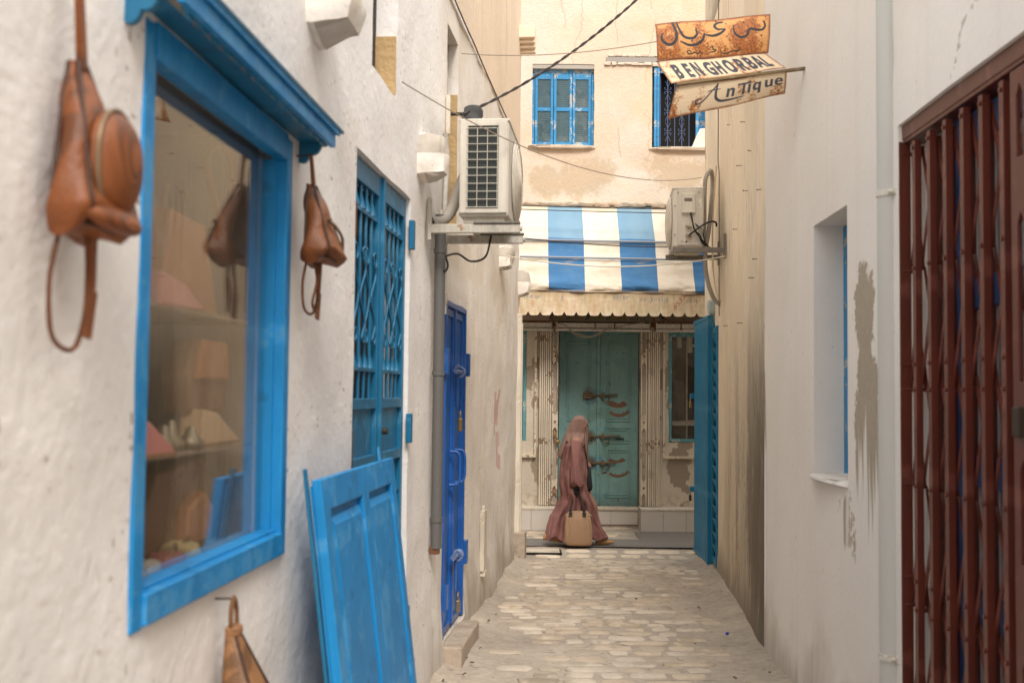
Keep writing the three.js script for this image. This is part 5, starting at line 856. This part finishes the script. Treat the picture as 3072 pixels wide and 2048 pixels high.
// ---------- antique shop sign ----------
{
  const t = thing('shop_sign', 'rusty folded metal sign lettered in Arabic, BEN GHORBAL and Antique on an iron arm', 'sign');
  t.position.set(1.7, 3.8, -6.5); const P = (x, y, z) => V(x - 1.7, y - 3.8, z + 6.5);
  const patch = (p00, p10, p11, p01, bul, nu = 20, nv = 10) => { // p00 bottom left .. with thickness
    const pos = [], uv = [], I = []; for (const off of [0, -.003]) { for (let j = 0; j <= nv; j++) for (let i = 0; i <= nu; i++) { const u = i / nu, v = j / nv, q = p00.clone().lerp(p10, u).lerp(p01.clone().lerp(p11, u), v); q.z += off + bul * 4 * v * (1 - v) + .006 * (S(NB, u * .3, v * .2) - .5); q.y += .004 * Math.sin(u * 9); pos.push(q.x, q.y, q.z); uv.push(u, v); } }
    const n = (nu + 1) * (nv + 1); for (const o of [0, n]) for (let j = 0; j < nv; j++) for (let i = 0; i < nu; i++) { const a = o + j * (nu + 1) + i; I.push(a, a + 1, a + nu + 2, a, a + nu + 2, a + nu + 1); }
    const rim = []; for (let i = 0; i < nu; i++) rim.push([i, i + 1], [nv * (nu + 1) + i, nv * (nu + 1) + i + 1]); for (let j = 0; j < nv; j++) rim.push([j * (nu + 1), (j + 1) * (nu + 1)], [j * (nu + 1) + nu, (j + 1) * (nu + 1) + nu]); for (const [a, b] of rim) I.push(a, b, b + n, a, b + n, a + n);
    const g = new THREE.BufferGeometry(); g.setAttribute('position', new THREE.Float32BufferAttribute(pos, 3)); g.setAttribute('uv', new THREE.Float32BufferAttribute(uv, 2)); g.setIndex(I); g.computeVertexNormals(); return g;
  };
  const rusty = (w, h, base, dens, seed, draw) => canvasTex(w, h, 0, 1, 0, 1, (g) => {
    const r = rng(seed), im = g.createImageData(w, h);
    for (let y = 0; y < h; y++) for (let x = 0; x < w; x++) { const m = S(NB, x / 700 + seed * .1, y / 700), f = S(NF, x / 500, y / 500), n = S(NA, x / 900 + seed * .3, y / 900); let k = sm(.62 - dens, .78 - dens, .5 * m + .25 * f + .25 * n); const c = mix3(base, mix3([168, 96, 36], [118, 60, 22], sm(.4, .7, f)), k * .9), e = Math.min(x, y, w - x, h - y) / 26, q = mix3([110, 55, 22], c, clamp(e + .6 * (m - .3))); const o = (y * w + x) * 4; im.data[o] = q[0]; im.data[o + 1] = q[1]; im.data[o + 2] = q[2]; im.data[o + 3] = 255; }
    g.putImageData(im, 0, 0); g.lineCap = 'round'; g.lineJoin = 'round'; draw(g, r);
  });
  const brush = (g, pts, w, col) => { // brush stroke with swelling width through points
    const q = new THREE.CatmullRomCurve3(pts.map(([x, y]) => V(x, y, 0))), n = 60; g.fillStyle = col; for (let i = 0; i <= n * 3; i++) { const k = i / (n * 3), p = q.getPoint(k); g.beginPath(); g.arc(p.x, p.y, w * (.32 + .68 * Math.sin(Math.PI * clamp(k * .86 + .1)) ** .7), 0, 7); g.fill(); }
  };
  const ink = css(38, 36, 38, .92);
  const mA = rusty(1024, 352, [208, 150, 88], .2, 1, (g) => {
    const m = ([x, y]) => [(x - 296) / 1490 * 1024, (y - (228 - .0925 * (x - 283))) / 475 * 352];
    const B = (w, ...p) => brush(g, p.map(m), w, ink), dot = (x, y, r = 9) => { const [a, b] = m([x, y]); g.fillStyle = ink; g.beginPath(); g.arc(a, b, r, 0, 7); g.fill(); };
    B(12, [1698, 185], [1716, 240], [1690, 290], [1610, 302], [1525, 288], [1495, 320], [1490, 360], [1430, 392], [1360, 375], [1312, 320], [1303, 240]); dot(1440, 208); dot(1672, 368);
    B(12, [1165, 195], [1095, 205], [1058, 245], [1090, 283], [1195, 285]); B(13, [1195, 290], [1140, 335], [1040, 372], [930, 362]); B(13, [925, 350], [905, 420], [820, 490], [720, 505], [612, 465]); B(13, [815, 300], [828, 355], [790, 408], [720, 420], [655, 400], [600, 310], [565, 200]); B(14, [508, 205], [540, 290], [563, 385], [535, 475], [465, 512], [395, 478], [362, 420], [378, 365]); dot(1075, 182); dot(765, 448); dot(1205, 215, 7);
    B(6, [1385, 505], [1402, 535], [1370, 556], [1310, 548], [1250, 570], [1210, 582], [1150, 568], [1138, 535]); B(6, [1010, 515], [1035, 508], [1040, 535], [1075, 545], [1060, 562], [1010, 570], [955, 600]); B(6, [900, 590], [860, 578], [845, 600], [795, 588], [760, 605], [715, 612], [700, 580], [735, 572], [750, 600]); for (const [x, y] of [[1355, 478], [1385, 475], [1210, 515], [1035, 498], [1060, 497], [905, 618], [930, 612], [705, 552], [728, 548]]) dot(x, y, 4);
    g.fillStyle = css(215, 170, 125, .6); g.fillRect(85, 235, 60, 26);
  });
  const mB = rusty(1024, 240, [214, 190, 158], .05, 2, (g) => {
    g.fillStyle = css(46, 50, 60, .95); g.strokeStyle = css(46, 50, 60, .95); g.lineWidth = 11; g.font = 'bold 205px sans-serif'; g.textBaseline = 'alphabetic';
    [...'BENGHORBAL'].forEach((ch, i) => { g.save(); g.translate([85, 185, 265, 375, 465, 560, 665, 755, 835, 905][i], 205 - i * 1.5); g.scale([.54, .56, .52, .62, .54, .6, .6, .56, .54, .52][i], 1); g.rotate(.03 * Math.sin(i * 2.3)); g.fillText(ch, 0, 0); g.strokeText(ch, 0, 0); g.restore(); });
    g.fillStyle = css(70, 35, 18, .9); for (const [x, w] of [[260, 300], [760, 130]]) { g.beginPath(); g.ellipse(x + w / 2, 6, w / 2, 12, 0, 0, 7); g.fill(); }
  });
  const mC = rusty(1024, 280, [216, 192, 160], .06, 3, (g) => {
    const col = css(60, 62, 72, .95), B = (w, ...p) => brush(g, p, w, col);
    B(8, [395, 40], [345, 110], [300, 170], [255, 205], [225, 200], [220, 172], [245, 160], [268, 172]); B(12, [392, 40], [388, 110], [400, 175], [440, 205], [520, 210], [640, 205]); B(6, [315, 105], [365, 95], [425, 92]);
    g.fillStyle = col; g.strokeStyle = col; g.lineWidth = 3; g.font = 'bold 150px sans-serif'; [...'ntique'].forEach((ch, i) => { g.save(); g.translate([478, 588, 668, 716, 820, 912][i], 182 - i * 4); if (i === 1) { g.restore(); g.save(); g.fillRect(628, 70, 24, 112); g.fillRect(580, 66, 118, 20); } else { g.scale(.98, 1); g.fillText(ch, 0, 0); g.strokeText(ch, 0, 0); } g.restore(); });
  });
  const sm2 = (map) => std(null, .65, { map, bumpMap: bumpMetal, bumpScale: .002 });
  const A = mesh('sign_panel', patch(P(.873, 3.842, -6.53), P(1.555, 3.893, -6.53), P(1.572, 4.143, -6.55), P(.862, 4.075, -6.55), .02), sm2(mA), t);
  mesh('sign_panel', patch(P(.945, 3.668, -6.42), P(1.64, 3.772, -6.43), P(1.535, 3.9, -6.54), P(.868, 3.842, -6.54), -.008), sm2(mB), t);
  mesh('sign_panel', patch(P(.930, 3.463, -6.47), P(1.642, 3.626, -6.47), P(1.64, 3.752, -6.42), P(.975, 3.66, -6.42), .008), sm2(mC), t);
  const iron = paint([.20, .14, .07], [.3, .22, .13], .7, .4, { r: .85 });
  mb().bar(P(.975, 3.66, -6.415), P(1.77, 3.772, -6.43), .012, .035).bar(P(.975, 3.67, -6.43), P(1.77, 3.782, -6.445), .035, .005, V(0, 1, 0)).build('iron_arm', iron, t); mb().rbox(.075, -.02, .05, .02, .09, .09, .005).build('wall_plate', iron, t);
  const wi = mb(); for (const x of [1.05, 1.5]) wi.bar(P(x, 3.69, -6.48), P(x - .02, 3.99, -6.6), .02, .006); wi.build('back_stay', iron, t);
}

// ---------- person ----------
{
  const t = thing('person', 'person in dusty pink robe and veil walking to the right past the teal door', 'person'); t.position.set(.785, 0, -12.82);
  const K = .00126, X = (x) => (x - 420) * K, Y = (y) => (1380 - y) * K;
  const tab = (list, y) => { for (let i = 0; i + 1 < list.length; i++) if (y <= list[i + 1][0]) { const a = list[i], b = list[i + 1], k = sm(0, 1, clamp((y - a[0]) / (b[0] - a[0]))) * .5 + .5 * clamp((y - a[0]) / (b[0] - a[0])); return a.slice(1).map((v, q) => lerp(v, b[q + 1], k)); } return list[list.length - 1].slice(1); };
  const cloth = (base) => std(null, .8, { map: colorTex(256, 256, 0, .8, 0, .8, (x, y) => { const n = S(NA, x, y), m = S(NB, x * 1.25, y * 1.25); return base.map((b) => b * (.88 + .2 * n + .06 * m)); }), bumpMap: bumpFine, bumpScale: .0015 });
  const pink = cloth([.225, .098, .084]), mauve = cloth([.20, .118, .09]), skin = std([.30, .15, .10], .6), tan = std([.36, .19, .065], .6), glove = std([.012, .011, .012], .85);
  // body under the clothes: one continuous surface
  {
    const J = []; const cap = (a, b, r1, r2) => J.push([a, b, r1, r2]);
    const P = (x, y, z) => V(X(x), Y(y), z);
    cap(P(455, 235, 0), P(462, 285, 0), .082, .07); cap(P(420, 330, 0), P(455, 300, 0), .05, .05); cap(P(410, 430, 0), P(415, 640, 0), .125, .115); cap(P(405, 410, -.12), P(405, 410, .12), .06, .06); cap(P(415, 700, -.05), P(415, 700, .05), .12, .12);
    cap(P(420, 740, .06), P(310, 1000, .06), .085, .06); cap(P(310, 1000, .06), P(150, 1290, .06), .055, .035); cap(P(425, 740, -.06), P(560, 1010, -.06), .085, .06); cap(P(560, 1010, -.06), P(660, 1310, -.06), .055, .038);
    cap(P(400, 420, .15), P(385, 620, .19), .05, .042); cap(P(385, 620, .19), P(405, 815, .19), .04, .028); cap(P(405, 420, -.15), P(470, 620, -.18), .05, .042); cap(P(470, 620, -.18), P(540, 640, -.14), .04, .03);
    const N = 88, mc = new MarchingCubes(N, pink, false, false, 200000); mc.isolation = 0; const sc = .9, cy = .78, q = V(), ab = V(), ap = V();
    for (let k = 0; k < N; k++) for (let j = 0; j < N; j++) for (let i = 0; i < N; i++) {
      q.set((i / N * 2 - 1) * sc, (j / N * 2 - 1) * sc + cy, (k / N * 2 - 1) * sc); let s = 0;
      for (const [a, b, r1, r2] of J) { ab.subVectors(b, a); ap.subVectors(q, a); const h = clamp(ap.dot(ab) / ab.lengthSq()); s += Math.exp(-45 * (ap.addScaledVector(ab, -h).length() - lerp(r1, r2, h))); }
      mc.field[k * N * N + j * N + i] = s > 1e-12 ? Math.log(s) / 45 : -1;
    }
    mc.update(); const n = mc.count; const g = new THREE.BufferGeometry(), pa = mc.positionArray.slice(0, n * 3); for (let i = 0; i < n; i++) { pa[i * 3] *= sc; pa[i * 3 + 1] = pa[i * 3 + 1] * sc + cy; pa[i * 3 + 2] *= sc; }
    g.setAttribute('position', new THREE.BufferAttribute(pa, 3)); g.computeVertexNormals(); mesh('body', mUV(g), skin, t);
  }
  // robe
  const L = [[375, 335], [400, 312], [450, 286], [520, 274], [600, 262], [700, 252], [800, 250], [860, 258], [905, 263], [950, 250], [1000, 225], [1050, 200], [1100, 168], [1200, 140], [1312, 116]];
  const Rr = [[375, 440], [400, 462], [450, 484], [550, 505], [640, 512], [800, 515], [860, 522], [900, 540], [950, 566], [1000, 594], [1050, 612], [1110, 616], [1145, 624], [1200, 662], [1250, 694], [1312, 728]];
  const rows = []; const NR = 120;
  for (let y = 392; y <= 1308; y += 10) {
    const xl = tab(L, y)[0], xr = tab(Rr, y)[0], c = (xl + xr) / 2, w = (xr - xl) / 2 * K, dz = y < 440 ? lerp(.11, .2, sm(385, 440, y)) : y < 800 ? .2 : lerp(.2, .17, sm(800, 1100, y)), lo = sm(420, 1200, y), split = sm(1010, 1300, y);
    rows.push(ring(NR, (a) => {
      const ph = y * .004; let f = .09 * (.45 + lo) * Math.sin(9 * a + 1.3 * Math.sin(ph * 2) + ph) + .06 * (.5 + lo) * Math.sin(15 * a - ph * 3 + Math.sin(4 * a)) + .03 * lo * Math.sin(22 * a + ph * 2) + .02 * Math.sin(y * .045 + a * 3);
      const cx = Math.cos(a), k = 1 - Math.max(0, -f) - .02 + Math.min(0, f) * .4; let x = sq(cx, .9) * w * (1 + .12 * f - .01), z = sq(Math.sin(a), .85) * dz * (1 + 1.5 * f);
      z *= 1 - split * .75 * Math.exp(-((((X(c) + x) - X(430)) / .13) ** 2)); z += split * .06 * (x < 0 ? 1 : -1) * Math.min(1, Math.abs(x) * 5);
      const hem = y > 1290 ? .018 * Math.sin(a * 6) + .012 * Math.sin(a * 11 + 1) + .05 * Math.exp(-((((X(c) + x) - X(450)) / .12) ** 2)) : 0;
      return V(X(c) + x, Y(y) + hem, z);
    }));
  }
  mb().add(loft(rows, true), true).build('robe', pink, t);
  // near sleeve
  const sl = []; for (const [y, x0, x1, z, dz] of [[385, 350, 440, .13, .07], [430, 345, 452, .17, .08], [520, 350, 450, .2, .08], [600, 352, 446, .215, .08], [680, 350, 452, .225, .085], [735, 346, 466, .225, .09], [770, 342, 474, .225, .088], [790, 350, 478, .222, .08], [803, 380, 476, .22, .065], [806, 400, 462, .218, .045]]) sl.push(ring(40, (a) => V(X((x0 + x1) / 2) + Math.cos(a) * (x1 - x0) / 2 * K * (1 + .09 * Math.sin(7 * a + y * .02)), Y(y) + .016 * Math.sin(a * 3 + 1) * sm(600, 780, y), z + Math.sin(a) * dz * (1 + .12 * Math.sin(6 * a + y * .013)))));
  mb().add(loft(sl, true), true).build('sleeve', pink, t);
  // head scarf
  const vl = [[163, 428, 452], [168, 408, 470], [178, 388, 488], [195, 372, 502], [220, 358, 512], [255, 340, 516], [290, 324, 516], [325, 310, 514], [360, 302, 508], [390, 300, 500], [432, 318, 488]], vr = [];
  for (let y = 163; y <= 432; y += 7) { const [a0, a1] = tab(vl, y), c = (a0 + a1) / 2, w = (a1 - a0) / 2 * K, dz = y < 320 ? Math.min(.098, .02 + .1 * Math.sqrt(clamp((y - 160) / 60))) : lerp(.098, .19, sm(310, 410, y)); vr.push(ring(64, (a) => { const f = .05 * sm(200, 330, y) * Math.sin(7 * a + y * .022) + .04 * Math.sin(13 * a - y * .03) * sm(220, 400, y); const tilt = (X(c) + Math.cos(a) * w > X(440)) ? -.06 * Math.max(0, Math.cos(a)) * sm(330, 415, y) : 0; return V(X(c) + sq(Math.cos(a), .95) * w * (1 + f), Y(y) + tilt * .4 + .004 * Math.sin(a * 5), Math.sin(a) * dz * (1 + f)); })); }
  mb().add(loft(vr, true), true).build('headscarf', mauve, t);
  // hanging face veil
  const fv = []; for (let y = 268; y <= 636; y += 11) { const [x0, x1] = tab([[268, 478, 521], [300, 476, 525], [350, 474, 522], [420, 468, 520], [500, 474, 522], [580, 490, 524], [636, 512, 530]], y), dz = lerp(.085, .12, sm(268, 420, y)) * (1 - .75 * sm(480, 640, y)); fv.push(ring(48, (a) => V(X((x0 + x1) / 2) + Math.cos(a) * (x1 - x0) / 2 * K * (1 + .15 * Math.sin(6 * a + y * .01)), Y(y) - .02 * Math.cos(a), Math.sin(a) * dz + .012 * Math.sin(y * .03 + a * 4)))); }
  mb().add(loft(fv, true), true).build('face_veil', mauve, t);
  // eye strip with eyes and brow
  const es = []; for (let j = 0; j <= 3; j++) es.push(Array.from({ length: 13 }, (_, i) => { const a = (i / 12 - .5) * 2.3, y = lerp(244, 270, j / 3), [a0, a1] = tab(vl, y), c = (a0 + a1) / 2, w = (a1 - a0) / 2 * K + .004; return V(X(c) + Math.cos(a) * w, Y(y), Math.sin(a) * .102); }));
  { const p = [], I = []; es.flat().forEach((v) => p.push(v.x, v.y, v.z)); for (let j = 0; j < 3; j++) for (let i = 0; i < 12; i++) { const a = j * 13 + i; I.push(a, a + 1, a + 14, a, a + 14, a + 13); } const g = new THREE.BufferGeometry(); g.setAttribute('position', new THREE.Float32BufferAttribute(p, 3)); g.setIndex(I); g.computeVertexNormals(); mesh('eye_area', mUV(g), skin, t); }
  for (const z of [.042, -.042]) { const e = mb().put(new THREE.SphereGeometry(.013, 12, 8).scale(.6, .7, 1.5), X(512), Y(256), z).put(new THREE.SphereGeometry(.012, 10, 6).scale(.4, .25, 1.5), X(511), Y(246), z); e.build('eye', std([.03, .018, .012], .3), t); }
  // knot and tail of the scarf behind the shoulders
  mb().add(loft([[330, 345, 352, .05], [345, 330, 365, .06], [368, 300, 360, .07], [380, 300, 340, .05]].map(([y, x0, x1, dz]) => ring(20, (a) => V(X((x0 + x1) / 2) + Math.cos(a) * (x1 - x0) / 2 * K * (1 + .12 * Math.sin(5 * a)), Y(y) + .01 * Math.sin(3 * a), Math.sin(a) * dz)))), true).build('scarf_knot', mauve, t);
  const tl = []; for (const [y, x0, x1, dz] of [[350, 300, 345, .09], [390, 285, 330, .11], [440, 268, 315, .13], [500, 248, 300, .13], [540, 232, 288, .12], [552, 244, 292, .1]]) tl.push(ring(40, (a) => V(X((x0 + x1) / 2) + Math.cos(a) * (x1 - x0) / 2 * K * (1 + .1 * Math.sin(5 * a + y * .02)), Y(y) + .014 * Math.sin(a * 2 + 1), Math.sin(a) * dz * (1 + .08 * Math.sin(9 * a)))));
  mb().add(loft(tl, true), true).build('scarf_tail', mauve, t);
  // shoes
  const shoe = (x, y, z, rot, len) => { const q = [], pr = [[0, .03, .026], [.06, .036, .038], [.2, .037, .044], [.4, .038, .04], [.6, .044, .03], [.8, .042, .022], [.93, .03, .016], [1, .008, .008]]; for (const [k, w, h] of pr) q.push(ring(20, (a) => V(k * len, Math.max(0, h + Math.sin(a) * h), Math.cos(a) * w * (Math.sin(a) < 0 ? 1.05 : .95)))); const s = mb().add(loft(q), true).build('shoe', tan, t); s.position.set(X(x), Y(y), z); s.rotation.z = rot; };
  shoe(105, 1318, .06, -.16, .235); shoe(606, 1383, -.06, .16, .225);
  // gloved hand closed around the bag handles: palm, four fingers, thumb
  const H = (x, y, z) => V(X(x), Y(y), z), hd = mb();
  hd.add(loft([[785, 384, 436, .03], [820, 380, 438, .032], [845, 382, 436, .03], [862, 384, 432, .024]].map(([y, x0, x1, dz]) => ring(18, (a) => V(X((x0 + x1) / 2) + Math.cos(a) * (x1 - x0) / 2 * K, Y(y), .2 + Math.sin(a) * dz)))), true);
  [[388, .0, .04], [401, .004, .046], [414, .003, .044], [427, -.002, .036]].forEach(([x, dy, l]) => hd.tube([H(x, 850, .222), H(x - 1, 868, .226).add(V(0, -dy, 0)), H(x, 880, .212).add(V(0, -dy, 0)), H(x + 1, 878, .19), H(x + 1, 862, .18)], .0085, 16, 7)); hd.tube([H(432, 835, .19), H(440, 852, .175), H(432, 868, .172), H(418, 872, .18)], .0095, 14, 7);
  hd.build('glove', glove, t);

  // bags carried by the person
  const bg = thing('tote_bag', 'beige tote bag with black handles carried in the gloved hand', 'bag'); bg.position.copy(t.position);
  const bt = std(null, .7, { map: colorTex(256, 256, 0, .5, 0, .5, (x, y) => [.36, .215, .125].map((b) => b * (.9 + .15 * S(NA, x * 2, y * 2)))), bumpMap: bumpFine, bumpScale: .001 });
  const br = []; for (const [y, x0, x1, dz] of [[1350, 350, 505, .03], [1346, 322, 535, .055], [1335, 306, 550, .07], [1310, 298, 555, .08], [1250, 297, 556, .085], [1180, 298, 552, .08], [1120, 303, 544, .07], [1085, 310, 538, .055], [1062, 318, 530, .04], [1045, 335, 520, .03], [1036, 345, 505, .022]]) br.push(ring(64, (a) => V(X((x0 + x1) / 2) + sq(Math.cos(a), .6) * (x1 - x0) / 2 * K, Y(y) + .008 * Math.sin(a * 7) * sm(1120, 1040, y), .225 + sq(Math.sin(a), .75) * dz * (1 + .14 * Math.sin(11 * a + y * .004) * sm(1330, 1080, y)))));
  mb().add(loft(br), true).build('bag_body', bt, bg); const rf = mb(); for (const sx of [-1, 1]) rf.tube([H(425 + sx * 95, 1078, .25), H(425 + sx * 112, 1068, .235), H(425 + sx * 118, 1085, .22)], .012, 12, 6); rf.build('corner_tie', bt, bg);
  for (const z of [.262, .19]) mb().tube([H(350, 1075, z), H(355, 1030, z), H(368, 950, .22), H(382, 890, .205), H(405, 868, .2), H(432, 880, .205), H(450, 930, .22), H(470, 1010, z), H(476, 1075, z)], .0085, 50, 8).build('handle', M.black, bg);
  for (const x of [350, 476]) { mb().rbox(X(x), Y(1062), .285, .042, .045, .012, .004).rbox(X(x), Y(1025), .27, .03, .03, .012, .004).build('handle_tab', M.black, bg); mb().cyl(H(x - 8, 1066, .285), H(x - 8, 1066, .295), .005).cyl(H(x + 8, 1066, .285), H(x + 8, 1066, .295), .005).build('rivet', M.steel, bg); }
  const sb = thing('shoulder_bag', 'black shoulder bag hanging at the front of the person in pink', 'bag'); sb.position.copy(t.position);
  const sr = []; for (const [y, x0, x1, dz] of [[868, 520, 548, .04], [860, 508, 564, .09], [830, 500, 570, .11], [780, 498, 564, .11], [720, 496, 558, .1], [680, 498, 556, .09], [655, 510, 548, .06]]) sr.push(ring(24, (a) => V(X((x0 + x1) / 2) + sq(Math.cos(a), .7) * (x1 - x0) / 2 * K, Y(y), -.06 + sq(Math.sin(a), .7) * dz)));
  mb().add(loft(sr), true).build('bag_body', glove, sb); mb().tube([H(530, 665, -.02), H(505, 560, -.06), H(450, 440, -.15), H(400, 395, -.16)], .008, 20, 6).build('strap', glove, sb); mb().rbox(X(545), Y(720), -.06, .02, .03, .16, .006).build('flap', M.black, sb);
}
scene.traverse((o) => { if (o.isMesh) { o.castShadow = true; o.receiveShadow = true; } });
renderer.render(scene, camera);
